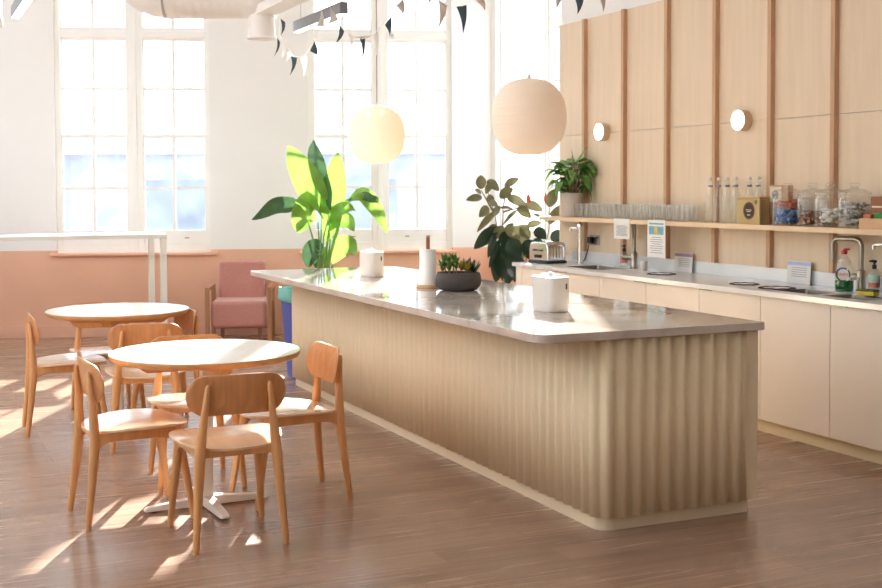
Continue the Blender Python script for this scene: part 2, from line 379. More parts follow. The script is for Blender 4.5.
STREL_STEMS=[[(3.513,10.395,0.522),(3.520,10.407,0.866),(3.541,10.407,1.110),(3.594,10.392,1.317)],
 [(3.521,10.392,0.522),(3.545,10.397,0.902),(3.583,10.390,1.155),(3.619,10.381,1.335)],
 [(3.513,10.395,0.522),(3.544,10.396,0.865),(3.573,10.391,1.064),(3.602,10.388,1.299)],
 [(3.488,10.406,0.522),(3.487,10.422,0.866),(3.442,10.452,1.110),(3.396,10.480,1.282)],
 [(3.546,10.380,0.522),(3.569,10.384,0.865),(3.631,10.366,1.109),(3.702,10.345,1.371)],
 [(3.497,10.403,0.522),(3.503,10.413,0.838),(3.499,10.425,1.065),(3.493,10.434,1.227)],
 [(3.530,10.388,0.522),(3.552,10.391,0.829),(3.588,10.382,1.019),(3.591,10.386,1.137)],
 [(3.505,10.399,0.522),(3.485,10.419,0.793),(3.515,10.417,1.065),(3.527,10.421,1.282)],
 [(3.505,10.399,0.522),(3.500,10.409,0.703),(3.511,10.410,0.866),(3.522,10.410,0.974)],
 [(3.546,10.380,0.522),(3.566,10.379,0.703),(3.593,10.371,0.811),(3.619,10.362,0.865)],
 [(3.554,10.377,0.522),(3.577,10.381,0.865),(3.657,10.357,1.154),(3.728,10.336,1.426)]]
FLAGS=[((2.760,9.131,2.854),(2.795,9.114,2.823),(2.764,9.124,2.722),'d'),
 ((2.707,9.039,2.687),(2.727,9.028,2.656),(2.683,9.043,2.548),'d'),
 ((2.713,8.981,2.696),(2.754,8.961,2.650),(2.717,8.972,2.512),'w'),
 ((2.732,8.915,2.628),(2.772,8.894,2.567),(2.736,8.907,2.492),'w'),
 ((2.742,8.796,2.522),(2.783,8.777,2.515),(2.732,8.795,2.383),'d'),
 ((2.772,8.672,2.500),(2.820,8.651,2.518),(2.790,8.657,2.351),'w'),
 ((2.810,8.547,2.540),(2.838,8.537,2.621),(2.856,8.524,2.503),'d'),
 ((2.821,8.439,2.710),(2.874,8.415,2.710),(2.857,8.428,2.834),'g'),
 ((2.868,8.308,2.711),(2.934,8.279,2.739),(2.883,8.306,2.833),'g'),
 ((2.906,8.180,2.697),(2.938,8.164,2.647),(2.884,8.184,2.562),'d'),
 ((2.940,8.108,2.641),(2.978,8.089,2.605),(2.957,8.095,2.521),'w'),
 ((2.967,8.038,2.592),(3.076,7.990,2.605),(3.018,8.015,2.574),'g'),
 ((2.987,7.974,2.575),(3.019,7.959,2.575),(2.994,7.964,2.425),'d'),
 ((3.046,7.893,2.593),(3.084,7.876,2.613),(3.069,7.877,2.447),'w'),
 ((3.092,7.764,2.648),(3.131,7.750,2.710),(3.116,7.750,2.566),'d'),
 ((3.109,7.732,2.577),(3.131,7.723,2.591),(3.127,7.723,2.543),'w'),
 ((3.126,7.644,2.763),(3.170,7.627,2.817),(3.167,7.623,2.695),'g'),
 ((3.238,7.376,2.811),(3.268,7.363,2.811),(3.242,7.371,2.745),'d'),
 ((3.262,7.254,2.769),(3.315,7.228,2.717),(3.261,7.246,2.573),'p'),
 ((3.286,7.020,2.683),(3.344,6.994,2.692),(3.320,6.997,2.514),'d'),
 ((3.344,6.885,2.715),(3.391,6.865,2.746),(3.406,6.854,2.639),'p'),
 ((3.497,6.154,2.660),(3.545,6.132,2.648),(3.511,6.144,2.561),'g'),
 ((3.556,6.016,2.620),(3.608,5.993,2.620),(3.572,6.005,2.518),'d'),
 ((3.628,5.874,2.604),(3.663,5.857,2.604),(3.651,5.859,2.514),'p')]
STRING=[(2.789,9.120,2.885),(2.760,9.131,2.839),(2.721,9.033,2.702),(2.739,8.911,2.613),(2.762,8.787,2.522),(2.793,8.663,2.507),(2.824,8.542,2.577),(2.847,8.426,2.696),(2.895,8.296,2.725),(2.926,8.171,2.683),(2.959,8.098,2.626),(3.000,7.968,2.571),(3.065,7.885,2.607),(3.112,7.758,2.696),(3.151,7.635,2.804),(3.188,7.512,2.881),(3.256,7.369,2.825),(3.285,7.242,2.743),(3.302,7.123,2.695),(3.318,7.005,2.686),(3.343,6.940,2.704),(3.367,6.875,2.733),(3.432,6.631,2.860),(3.475,6.390,2.794),(3.513,6.147,2.665),(3.587,6.002,2.626),(3.648,5.864,2.609),(3.675,5.524,2.641)]

# ------------------------------------------------------------------ the room
CEIL = 4.5
BW_LOC = (5.291, 11.710, 0.0); BW_ROT = -0.3264       # the window wall runs at a slant to the kitchen
WZ0, WZ1 = 0.872, 4.25

def walls_with_holes(name, mat, x0, x1, holes, n0, n1, z1, loc=(0, 0, 0), rot=0.0):
    """a wall along local x with window holes (a, b, z0, z1)"""
    mb = MB(); x = x0
    for a, b, za, zb in holes:
        mb.box((x, n0, 0), (a, n1, z1)); mb.box((a, n0, 0), (b, n1, za)); mb.box((a, n0, zb), (b, n1, z1)); x = b
    mb.box((x, n0, 0), (x1, n1, z1))
    bmesh.ops.remove_doubles(mb.bm, verts=mb.bm.verts[:], dist=1e-5)
    o = structure(mb.build(name, mat, smooth=0)); o.location = loc; o.rotation_euler = (0, 0, rot)
    return o

def window(name, s0, s1, leaves, loc, rot, n=0.05, sill=None, lifts=True, WZ1=WZ1):
    """sash windows side by side under one head: leaves = (glass left, bar, glass right)"""
    w = bpy.data.objects.new(name, None); COL.objects.link(w); structure(w)
    w.location = loc; w.rotation_euler = (0, 0, rot)
    f = MB(); a = n; b = n + 0.09
    edges = [s0] + [e for l in leaves for e in (l[0], l[-1])] + [s1]
    for i in range(0, len(edges), 2):
        f.box((edges[i], a, WZ0), (edges[i + 1], b, WZ1))
        if 0 < i < len(edges) - 2: f.box(((edges[i] + edges[i + 1]) / 2 - 0.022, a - 0.02, WZ0 + 0.03), ((edges[i] + edges[i + 1]) / 2 + 0.022, a, WZ1))
    for l in leaves:
        f.box((l[0], a, WZ0), (l[-1], b, 0.96)); (None if len(l) == 2 else f.box((l[0], a - 0.012, 3.10), (l[-1], b, 3.165))); f.box((l[0], a, WZ1 - .05), (l[-1], b, WZ1))
    f.build('window_frame', 'trim', w, bevel=0.004)
    for l in leaves:
        side_light = len(l) == 2        # one tall pane without bars
        for k, (za, zb, bars, off) in enumerate(((0.96, WZ1 - .05, [], 0.03),) if side_light else ((0.96, 2.10, [1.541], 0.012), (2.06, 3.10, [2.573], 0.045), (3.165, WZ1 - .05, [], 0.03))):
            s = MB(); g0, g1 = l[0], l[-1]; lo = 0.14 if k == 0 else 0.042; hi = 0.042 if k == 0 else 0.03
            y0, y1 = a + off, a + off + 0.03
            e = 0.001
            s.box((g0 + e, y0, za + e), (g1 - e, y1, za + lo)); s.box((g0 + e, y0, zb - hi), (g1 - e, y1, zb - e))
            for u, v in ((g0 + e, g0 + 0.012), (g1 - 0.012, g1 - e)): s.box((u, y0, za + lo), (v, y1, zb - hi))
            for m in l[1:-1]: s.box((m - 0.016, y0, za + lo), (m + 0.016, y1, zb - hi))
            for z in bars: s.box((g0 + 0.012, y0 + 0.002, z - 0.015), (g1 - 0.012, y1 - 0.002, z + 0.015))
            so = s.build('sash', 'trim', w, smooth=0)
            p = MB(); p.box((g0 + 0.005, y0 + 0.012, za + lo - 0.01), (g1 - 0.005, y0 + 0.016, zb - hi + 0.01)); p.build('pane', 'pane', so, smooth=0)
            if k == 0 and lifts:
                q = MB()
                for m in (g0 + 0.2, g1 - 0.2): q.box((m - 0.022, y0 - 0.016, za + 0.055), (m + 0.022, y0 + 0.001, za + 0.067))
                q.build('sash_lift', 'nickel', so, smooth=0)
    if sill:
        q = MB(); q.box((sill[0], -0.05, WZ0 - 0.028), (sill[1], a + 0.005, WZ0)); q.build('window_sill', 'pinktrim', w, bevel=0.006)
    return w

fl = MB(); fl.box((-3.4, -3.3, -0.12), (6.3, 15.0, 0.0)); structure(fl.build('floor', 'floor', smooth=0))
RX0, RX1, ADDED_ROOFLIGHTS = -2.3, 0.3, ((4.2, 7.8), (8.3, 11.3))     # two unseen rooflights, added to brighten the seating side
ce = MB()
def bwp(s, n): c, q = math.cos(BW_ROT), math.sin(BW_ROT); return (BW_LOC[0] + c * s - q * n, BW_LOC[1] + q * s + c * n)
ce.prism([(-3.3, -3.2), (RX0, -3.2), (RX0, 14.1), (-3.3, 14.45)], CEIL, CEIL + 0.2)
ce.prism([(RX1, -3.2), (5.86, -3.2), (5.86, 9.4), (6.1, 9.4), (6.1, 11.35), bwp(0.6, 0.3), bwp((RX1 - BW_LOC[0]) / math.cos(BW_ROT) + 0.1, 0.3), (RX1, 13.3)], CEIL, CEIL + 0.2)
for a, b in ((-3.2, ADDED_ROOFLIGHTS[0][0]), (ADDED_ROOFLIGHTS[0][1], ADDED_ROOFLIGHTS[1][0]), (ADDED_ROOFLIGHTS[1][1], 13.3)): ce.box((RX0, a, CEIL), (RX1, b, CEIL + 0.2))
structure(ce.build('ceiling', 'white', smooth=0))
for k, (a, b) in enumerate(ADDED_ROOFLIGHTS):
    w = bpy.data.objects.new('window_%d' % (8 + k), None); COL.objects.link(w); structure(w)  # added opening out of view, lets in extra sky light
    g = MB(); n = 4
    for i in range(n + 1):
        y = a + (b - a) * i / n; g.box((RX0, y - .03, CEIL + .201), (RX1, y + .03, CEIL + .26))
    g.build('window_frame', 'trim', w, smooth=0)
    g = MB(); g.box((RX0, a, CEIL + .225), (RX1, b, CEIL + .231)); g.build('pane', 'pane', w, smooth=0)

walls_with_holes('wall_back', 'wall_back', -9.3, 0.60, [(-3.985, -2.415, WZ0 - 0.028, WZ1), (-1.405, 0.122, WZ0 - 0.028, WZ1)], 0.0, 0.35, CEIL, BW_LOC, BW_ROT)
window('window_1', -3.985, -2.415, [(-3.928, -3.603, -3.265), (-3.10, -2.788, -2.463)], BW_LOC, BW_ROT, sill=(-4.04, -2.35))
window('window_2', -1.405, 0.122, [(-1.327, -1.029, -0.725), (-0.556, -0.25, 0.069)], BW_LOC, BW_ROT, sill=(-1.50, 0.17))
bb = MB(); bb.box((-9.2, -0.018, 0.0), (0.55, 0.0, 0.125))
o = structure(bb.build('baseboard_back', 'pinktrim', bevel=0.004)); o.location = BW_LOC; o.rotation_euler = (0, 0, BW_ROT)

# the recess with the third window, round the corner of the panelled wall (local x runs along -Y, n along +X)
EA_LOC = (5.80, 0.0, 0.0); EA_ROT = -PI / 2
walls_with_holes('wall_recess', 'wall_back', -11.9, -9.2, [(-11.42, -9.70, WZ0 - 0.028, 3.90)], 0.0, 0.16, CEIL, EA_LOC, EA_ROT)
window('window_3', -11.42, -9.70, [(-11.395, -10.475), (-10.35, -10.05, -9.75)], EA_LOC, EA_ROT, n=0.05, sill=(-11.45, -9.65), WZ1=3.90)
bb = MB(); bb.box((5.782, 9.47, 0), (5.80, 11.54, 0.125)); structure(bb.build('baseboard_recess', 'pinktrim', bevel=0.004))

# the lined kitchen wall: white above, plywood sheets with upright battens below
wr = MB(); wr.box((5.46, -3.0, 0), (5.86, 9.465, CEIL)); structure(wr.build('wall_right', 'white', smooth=0))
BAT = [9.001, 8.388, 7.783, 7.180, 6.575, 5.966, 5.358, 4.75]
tn = 1
ply = MB()
for a, b in ((0.93, 1.985), (1.989, 2.975)):
    ply.box((5.445, 3.0, a), (5.4595, 9.465, b))
structure(ply.build('trim_1', 'ply', smooth=0))
for y in BAT:
    tn += 1
    b = MB(); b.box((5.408, y - 0.019, 0.982), (5.4445, y + 0.019, 2.975)); structure(b.build('trim_%d' % tn, 'batten', bevel=0.002))

# out of the frame: the long side wall with windows added for more daylight, and the wall behind the viewer
LW_ROT = PI / 2; LW_LOC = (-3.0, 0.0, 0.0)
holes = []; ADDED_LWIN = [(1.6, 3.3), (4.1, 5.8), (6.6, 8.3), (9.1, 10.8)]
for a, b in ADDED_LWIN: holes.append((a, b, WZ0 - 0.028, WZ1))
walls_with_holes('wall_left', 'white', -3.2, 14.9, holes, 0.0, 0.35, CEIL, LW_LOC, LW_ROT)
for k, (a, b) in enumerate(ADDED_LWIN):
    m = (a + b) / 2
    window('window_%d' % (k + 4), a, b, [(a + 0.06, (a + m) / 2, m - 0.08), (m + 0.08, (b + m) / 2, b - 0.06)], LW_LOC, LW_ROT, lifts=False)  # added side window, unseen, there to brighten the room
wf = MB(); wf.box((-3.2, -3.25, 0), (5.9, -3.0, CEIL)); structure(wf.build('wall_front', 'white', smooth=0))

# outside: yard and a low blue-grey building across it
yd = MB(); yd.box((-45, -30, -0.5), (60, 75, -0.4)); structure(yd.build('ground_outside', 'pave', smooth=0))
bd = thing('building', 'low blue-grey building across the yard, seen through the lower window panes', 'building', BW_LOC, BW_ROT)
w = MB(); w.box((-34, 16, -0.4), (2.3, 24, 2.35)); w.build('wall', 'facade', bd, smooth=0)
for k in range(7):
    s = -27.2 + k * 4.3
    q = MB(); q.box((s, 15.94, 0.3), (s + 1.9, 15.999, 1.75)); q.build('window', 'farwin', bd, smooth=0)
r = MB(); r.box((-34.3, 15.7, 2.35), (2.6, 24.3, 2.55)); r.build('roof', 'outwhite', bd, smooth=0)

# ------------------------------------------------------------------ seating area
def make_chair():
    t = thing('dining_chair', 'x', 'chair')
    # facing +Y; back legs run up past the seat to carry the backrest
    se = MB(); poly = []
    for i in range(48):
        a = 2 * PI * i / 48; c, s = math.cos(a), math.sin(a)
        n = 3.0 if s < 0 else 2.5
        x = 0.246 * math.copysign(abs(c) ** (2 / n), c); y = 0.236 * math.copysign(abs(s) ** (2 / n), s)
        if y < 0: x *= 1 + 0.16 * y / 0.225
        poly.append((x, y + 0.018))
    rings = []
    def dip(x, y): return -0.010 * (1 - min(1, (x / 0.23) ** 2)) * (1 if y < 0.1 else max(0, 1 - (y - 0.1) / 0.12)) - (0.012 if y < 0 else 0.0) * abs(y) / 0.22 - 0.010 * max(0, (y - 0.12) / 0.1) ** 2
    for k in (1.0, 0.66, 0.33, 0.03):
        rings.append([V((x * k, y * k, 0.452 + dip(x * k, y * k))) for x, y in poly])
    low = [[p - V((0, 0, 0.013)) for p in r] for r in rings]
    se.rings(low[::-1] + rings)
    se.build('seat', 'chairseat', t, bevel=0.003)
    bk = MB(); fr = []; R = 0.62
    outline = rrect(-0.222, -0.088, 0.222, 0.088, 0.0875, 10)
    def bend(u, v, off):
        a = u / R
        return V((math.sin(a) * (R + off), -0.212 + (1 - math.cos(a)) * R - math.cos(a) * off - v * 0.14, 0.655 + v))
    for off, k in ((-0.0055, 0.02), (-0.0055, 0.5), (-0.0065, 0.9), (-0.005, 0.985), (0.0, 1.0), (0.005, 0.985), (0.0065, 0.9), (0.0055, 0.5), (0.0055, 0.02)):
        fr.append([bend(u * k, v * k, off) for u, v in outline])
    bk.rings(fr); bk.build('backrest', 'chairback', t, smooth=60)
    for s in (-1, 1):
        g = MB()
        g.tube([(s * 0.195, -0.245, 0.0), (s * 0.193, -0.243, 0.03), (s * 0.180, -0.222, 0.2), (s * 0.168, -0.205, 0.38), (s * 0.160, -0.205, 0.46), (s * 0.146, -0.211, 0.58), (s * 0.134, -0.221, 0.69), (s * 0.132, -0.222, 0.705)],
               [0.0125, 0.0145, 0.019, 0.0245, 0.0225, 0.016, 0.0115, 0.006], 12)
        g.build('leg', 'chair', t, smooth=60)
        g = MB()
        g.tube([(s * 0.212, 0.232, 0.0), (s * 0.210, 0.230, 0.03), (s * 0.196, 0.205, 0.2), (s * 0.180, 0.172, 0.39), (s * 0.178, 0.168, 0.432)], [0.0125, 0.0145, 0.019, 0.0235, 0.0215], 12)
        g.build('leg', 'chair', t, smooth=60)
        g = MB()
        # side rail, deeper where it runs into the legs
        pts = []
        for i in range(13):
            u = i / 12; y = -0.205 + u * 0.375; d = 0.042 + 0.055 * (abs(2 * u - 1) ** 7)
            x = s * (0.168 + u * 0.012)
            pts.append([V((x - 0.011, y, 0.43)), V((x + 0.011, y, 0.43)), V((x + 0.011, y, 0.43 - d)), V((x - 0.011, y, 0.43 - d))])
        g.rings(pts); g.build('side_rail', 'chair', t, bevel=0.003, smooth=60)
    for y, x in ((-0.19, 0.150), (0.155, 0.165)):
        g = MB(); g.box((-x, y - 0.011, 0.392), (x, y + 0.011, 0.430)); g.build('cross_rail', 'chair', t, bevel=0.003)
    return t
D2R = math.radians
CH = 'oak dining chairs round the two tables'
chairs = [
    ((0.995, 5.745), 4, 'oak dining chair left of the nearer round table, its back to the left edge'),
    ((1.320, 5.215), 89, 'oak dining chair in front of the nearer round table, closest of all chairs to us'),
    ((1.772, 5.765), 182, 'oak dining chair right of the nearer round table, beside the fluted island'),
    ((1.410, 6.260), 267, 'oak dining chair behind the nearer round table, only its back rim and seat edge show'),
    ((1.365, 7.330), 79, 'oak dining chair between the two round tables, its back towards us'),
    ((0.976, 7.985), -2, 'oak dining chair left of the farther round table, seen side on near the picture edge'),
    ((1.300, 8.440), 270, 'oak dining chair behind the farther round table, mostly hidden by the tabletop'),
    ((1.545, 7.900), 184, 'oak dining chair right of the farther round table, in front of the pink armchair'),
]
first = make_chair()
for i, (p, a, lab) in enumerate(chairs):
    c = first if i == 0 else copy_tree(first)
    place(c, (p[0], p[1], 0), D2R(a - 90), lab, CH)

def make_table():
    t = thing('round_table', 'x', 'table')
    R = 0.453
    e = MB(); e.lathe([(R - 0.030, 0.716), (R - 0.010, 0.722), (R - 0.001, 0.735), (R, 0.745), (R - 0.0015, 0.7485)], 72); e.build('tabletop', 'tableedge', t, smooth=50)
    w = MB(); w.lathe([(R - 0.003, 0.7486), (R - 0.003, 0.7505)], 72); w.build('laminate', 'tabletop', t)
    for a in (0, PI / 2):
        b = MB(); m = Matrix.Rotation(a, 4, 'Z')
        L = 0.36
        pr = [(-L, 0.715), (L, 0.715), (L - 0.07, 0.665), (-L + 0.07, 0.665)]
        z0, z1 = ((-0.03, 0.03))
        mm = m @ Matrix(((1, 0, 0, 0), (0, 0, 1, 0), (0, 1, 0, 0), (0, 0, 0, 1)))
        b.prism(pr, z0, z1, mm); b.build('support_beam', 'tableedge', t, bevel=0.003)
    c = MB(); c.box((-0.026, -0.026, 0.03), (0.026, 0.026, 0.71)); c.build('column', 'whitemetal', t, bevel=0.004)
    for k in range(4):
        f = MB(); m = Matrix.Rotation(k * PI / 2, 4, 'Z')
        rg = []
        for u, hw, h in ((0.0, 0.032, 0.05), (0.05, 0.032, 0.05), (0.29, 0.026, 0.026), (0.305, 0.02, 0.016)):
            rg.append([m @ V((u, -hw, 0.008)), m @ V((u, hw, 0.008)), m @ V((u, hw * 0.7, h)), m @ V((u, -hw * 0.7, h))])
        f.rings(rg); fo = f.build('foot', 'whitemetal', t, bevel=0.003)
        g = MB(); p = m @ V((0.26, 0, 0)); g.lathe([(0.016, 0.0), (0.016, 0.009)], 14, (p.x, p.y, 0)); g.build('glide', 'black', fo)
    return t
tb = make_table()
place(tb, (1.352, 5.745, 0), D2R(3), 'round white-topped table with oak rim, the nearer of the two', 'round tables')
place(copy_tree(tb), (1.312, 8.000, 0), D2R(-22), 'round white-topped table with oak rim, the farther one by the white bar table', 'round tables')

# tall white bar table along the window wall
t = thing('bar_table', 'long tall white table with slim square legs in front of the left window', 'table', (0, 0, 0))
BX, BY = 2.345, 11.80
g = MB(); g.box((-0.30, BY - 0.33, 1.068), (BX, BY + 0.33, 1.108)); g.build('tabletop', 'whitemetal', t, bevel=0.003)
for x in (-0.28, BX - 0.06):
    for y in (BY - 0.325, BY + 0.265):
        g = MB(); g.box((x, y, 0.0), (x + 0.055, y + 0.055, 1.067)); g.build('leg', 'whitemetal', t, bevel=0.003)

# dusty pink armchair against the window wall
ARM_C = V((3.185, 11.96, 0)); ARM_R = BW_ROT - 0.02
t = thing('armchair', 'dusty pink armchair with thin wooden frame arms below the windows', 'armchair', ARM_C, ARM_R)
def cushion(lo, hi, r):
    g = MB(); g.box(lo, hi)
    return g
g = cushion((-0.275, -0.33, 0.155), (0.275, 0.24, 0.425), 0.05); g.build('seat', 'pinkfab', t, bevel=0.045, seg=4)
g = MB(); m = Matrix.Translation((0, 0.17, 0.44)) @ Matrix.Rotation(-0.13, 4, 'X'); g.box((-0.235, -0.055, -0.05), (0.235, 0.06, 0.355), m); g.build('backrest', 'pinkfab', t, bevel=0.035, seg=4)
for s in (-1, 1):
    x = s * 0.302; h = 0.021
    g = MB(); g.box((x - h, -0.36, 0.0), (x + h, -0.315, 0.53)); g.build('leg', 'armwood', t, bevel=0.003)
    g = MB(); g.box((x - h, 0.19, 0.0), (x + h, 0.235, 0.53)); g.build('leg', 'armwood', t, bevel=0.003)
    g = MB(); g.box((x - h, -0.36, 0.531), (x + h, 0.235, 0.562)); g.build('armrest', 'armwood', t, bevel=0.003)
    g = MB(); g.box((x * 0.62 - 0.018, -0.05, 0.0), (x * 0.62 + 0.018, -0.01, 0.157)); g.build('foot', 'armwood', t, bevel=0.003)
g = MB(); g.box((-0.30, -0.02, 0.12), (0.30, 0.02, 0.153)); g.build('under_rail', 'armwood', t, bevel=0.003)

# blue bin at the far end of the island
t = thing('recycling_bin', 'tall blue bin with turquoise liner behind the far end of the island', 'bin', (3.085, 9.42, 0))
g = MB()
def rr(k, z): return [V((x, y, z)) for x, y in rrect(-0.215 * k, -0.16 * k, 0.215 * k, 0.16 * k, 0.04, 5)]
g.rings([rr(0.80, 0.0), rr(0.80, 0.02), rr(1.0, 0.66), rr(0.97, 0.66), rr(0.80, 0.05)]); g.build('body', 'bluebin', t)
g = MB(); g.rings([rr(1.03, 0.615), rr(1.10, 0.64), rr(1.06, 0.675), rr(1.09, 0.70), rr(1.05, 0.725), rr(1.0, 0.722), rr(0.95, 0.66)], caps=False); g.build('liner', 'teal', t, smooth=70)

# ------------------------------------------------------------------ the island
IX0, IX1, IY0, IY1 = 2.482, 3.682, 4.490, 9.090
t = thing('kitchen_island', 'long kitchen island with pale quartz top and cream fluted sides', 'kitchen island', (0, 0, 0))
g = MB(); p = rrect(IX0, IY0, IX1, IY1, 0.012, 3)
p = []
for cx, cy, a0, r in ((IX1 - .012, IY1 - .012, 0, .012), (IX0 + .05, IY1 - .05, PI / 2, .05), (IX0 + .075, IY0 + .075, PI, .075), (IX1 - .008, IY0 + .008, 3 * PI / 2, .008)):
    for i in range(9):
        a = a0 + PI / 2 * i / 8; p.append((cx + r * math.cos(a), cy + r * math.sin(a)))
g.prism(p, 0.8625, 0.90); g.build('worktop', 'quartz', t, bevel=0.003)
# fluted cladding: one continuous corrugated sheet round the corner
PX, PY, R, PITCH, AMP = 2.812, 4.522, 0.07, 0.0775, 0.0112
def path(u, L1):
    """u along: down the long side, round the corner, along the near end"""
    if u < L1: return V((PX, 9.02 - u, 0)), V((-1, 0, 0))
    u -= L1; arc = R * PI / 2
    if u < arc:
        a = PI + u / R
        return V((PX + R + R * math.cos(a), PY + R + R * math.sin(a), 0)), V((math.cos(a), math.sin(a), 0))
    u -= arc
    return V((PX + R + u, PY, 0)), V((0, -1, 0))
L1 = 9.02 - (PY + R); L = L1 + R * PI / 2 + (3.605 - PX - R)
def wave(u):
    s = math.sin(2 * PI * u / PITCH + 0.6)
    return AMP * s
g = MB(); N = int(L / PITCH * 14); bot = []; top = []
for i in range(N + 1):
    u = L * i / N; q, n = path(u, L1); q = q + n * wave(u)
    bot.append(g.bm.verts.new((q.x, q.y, 0.064))); top.append(g.bm.verts.new((q.x, q.y, 0.8618)))
for i in range(N): g.bm.faces.new((bot[i], bot[i + 1], top[i + 1], top[i]))
g.build('fluted_cladding', 'island', t, smooth=50, solid=0.006)
g = MB(); g.box((3.608, 4.530, 0.064), (3.676, 9.02, 0.862)); g.build('end_panel', 'island', t, bevel=0.003)
g = MB(); g.box((PX + 0.03, 4.565, 0.065), (3.606, 9.015, 0.861)); g.build('carcass', 'carcass', t, smooth=0)
g = MB(); pp = []
for cx, cy, a0, r in ((3.63, 9.01, 0, .01), (2.836, 9.01, PI / 2, .01), (2.826 + .075, 4.552 + .075, PI, .075), (3.63, 4.562, 3 * PI / 2, .01)):
    for i in range(9):
        a = a0 + PI / 2 * i / 8; pp.append((cx + r * math.cos(a), cy + r * math.sin(a)))
g.prism(pp, 0.0, 0.0635); g.build('plinth', 'plinth', t)

# things on the island
def dispenser(x, y, rot, label):
    t = thing('tissue_dispenser', label, 'tissue dispenser', (x, y, 0.9002), rot, 'tissue dispensers on the island')
    g = MB()
    def rg(k, z): return [V((a * k, b * k, z)) for a, b in rrect(-0.062, -0.108, 0.062, 0.108, 0.042, 8)]
    g.rings([rg(0.93, 0.0), rg(0.97, 0.006), rg(1.0, 0.02), rg(1.0, 0.165), rg(0.97, 0.176), rg(0.80, 0.178)]); bo = g.build('body', 'whiteplastic', t, smooth=60)
    g = MB(); g.box((0.022, -0.1095, 0.115), (0.031, -0.104, 0.145)); g.build('level_window', 'black', bo, bevel=0.002)
    g = MB()
    for i in range(9):
        y0 = -0.06 + i * 0.013
    rows = []
    for i in range(13):
        v = -0.075 + 0.15 * i / 12
        h = 0.006 + 0.005 * math.sin(i * 1.3) + (0.012 if 4 < i < 8 else 0)
        rows.append([V((-0.02 + 0.008 * math.sin(i), v, 0.178)), V((-0.004 + 0.007 * math.sin(i * 2.1), v, 0.180 + h)), V((0.016 + 0.006 * math.cos(i * 1.7), v, 0.180 + h * 0.7)), V((0.024, v, 0.178))])
    g.rings(rows, close=True); g.build('tissue', 'tissue', t, smooth=80)
    return t
dispenser(3.045, 5.385, 0.05, 'white tissue dispenser near the front end of the island')
dispenser(3.118, 8.110, 0.05, 'white tissue dispenser near the far window end of the island')

t = thing('paper_towel_holder', 'white paper towel roll on an upright wooden holder beside the succulents', 'paper towel holder', (3.065, 6.985, 0.9002))
g = MB(); g.lathe([(0.07, 0), (0.073, 0.004), (0.073, 0.014), (0.07, 0.017)], 36); g.build('base', 'traywood', t)
g = MB(); g.lathe([(0.0125, 0.017), (0.0125, 0.318), (0.010, 0.322)], 16); g.build('rod', 'redbrown', t)
g = MB(); g.lathe([(0.02, 0.018), (0.052, 0.018), (0.0525, 0.02), (0.0525, 0.242), (0.052, 0.244), (0.02, 0.244), (0.02, 0.018)], 40, caps=False); g.build('paper_roll', 'tissue', t, smooth=50)

t = thing('succulent_bowl', 'dark concrete bowl of succulents on the island beside the paper towel', 'plant', (3.15, 6.715, 0.9002))
g = MB(); g.lathe([(0.09, 0.0), (0.115, 0.006), (0.138, 0.035), (0.142, 0.07), (0.134, 0.105), (0.128, 0.112), (0.121, 0.110), (0.118, 0.095)], 48); g.build('bowl', 'concrete', t, smooth=60)
g = MB(); g.lathe([(0.119, 0.094), (0.08, 0.101), (0.02, 0.104)], 32); g.build('soil', 'soil', t)
rnd = random.Random(5)
def sprig(g, base, n, L, w, up):
    for i in range(n):
        a = i * 2.4 + rnd.random(); e = up + rnd.uniform(-0.25, 0.35) - 0.5 * (i / n - 0.5)
        d = V((math.cos(a) * math.cos(e), math.sin(a) * math.cos(e), math.sin(e))); b = V(base); l = L * rnd.uniform(0.7, 1.1)
        g.leaf([b, b + d * l * 0.5 + V((0, 0, 0.004)), b + d * l + V((0, 0, 0.012))], w, V((-math.sin(a), math.cos(a), 0)), 0.35, n=5)
RIGHT = V((0.911, -0.412, 0))
def at_bowl(u, v, z): p = RIGHT * u + V((0.411, 0.911, 0)) * v; return (p.x, p.y, z)
g = MB()
for u, v, h in ((-0.075, 0.0, 0.10), (-0.055, 0.03, 0.085), (-0.028, 0.02, 0.11), (-0.012, -0.02, 0.085), (-0.088, -0.02, 0.055), (-0.05, -0.04, 0.06)):
    b = at_bowl(u, v, 0.10); tp = at_bowl(u * 1.15, v, 0.10 + h * 0.75)
    g.tube([b, tp], 0.004, 6); sprig(g, tp, 9, 0.045, 0.010, 0.75)
    sprig(g, at_bowl(u * 1.08, v, 0.10 + h * 0.4), 5, 0.035, 0.009, 0.5)
g.build('jade_succulent', 'succ', t, smooth=60)
g = MB()
for u, v, h in ((0.02, -0.02, 0.02), (0.035, 0.02, 0.03), (0.055, -0.04, 0.015)):
    sprig(g, at_bowl(u, v, 0.10 + h), 14, 0.062, 0.009, 0.8)
g.build('rosette_succulent', 'succy', t, smooth=60)
g = MB()
for u, v, h in ((0.082, 0.01, 0.015), (0.07, 0.05, 0.02), (0.1, -0.03, 0.01)):
    sprig(g, at_bowl(u, v, 0.10 + h), 12, 0.075, 0.008, 0.75)
g.build('spiky_succulent', 'succd', t, smooth=60)

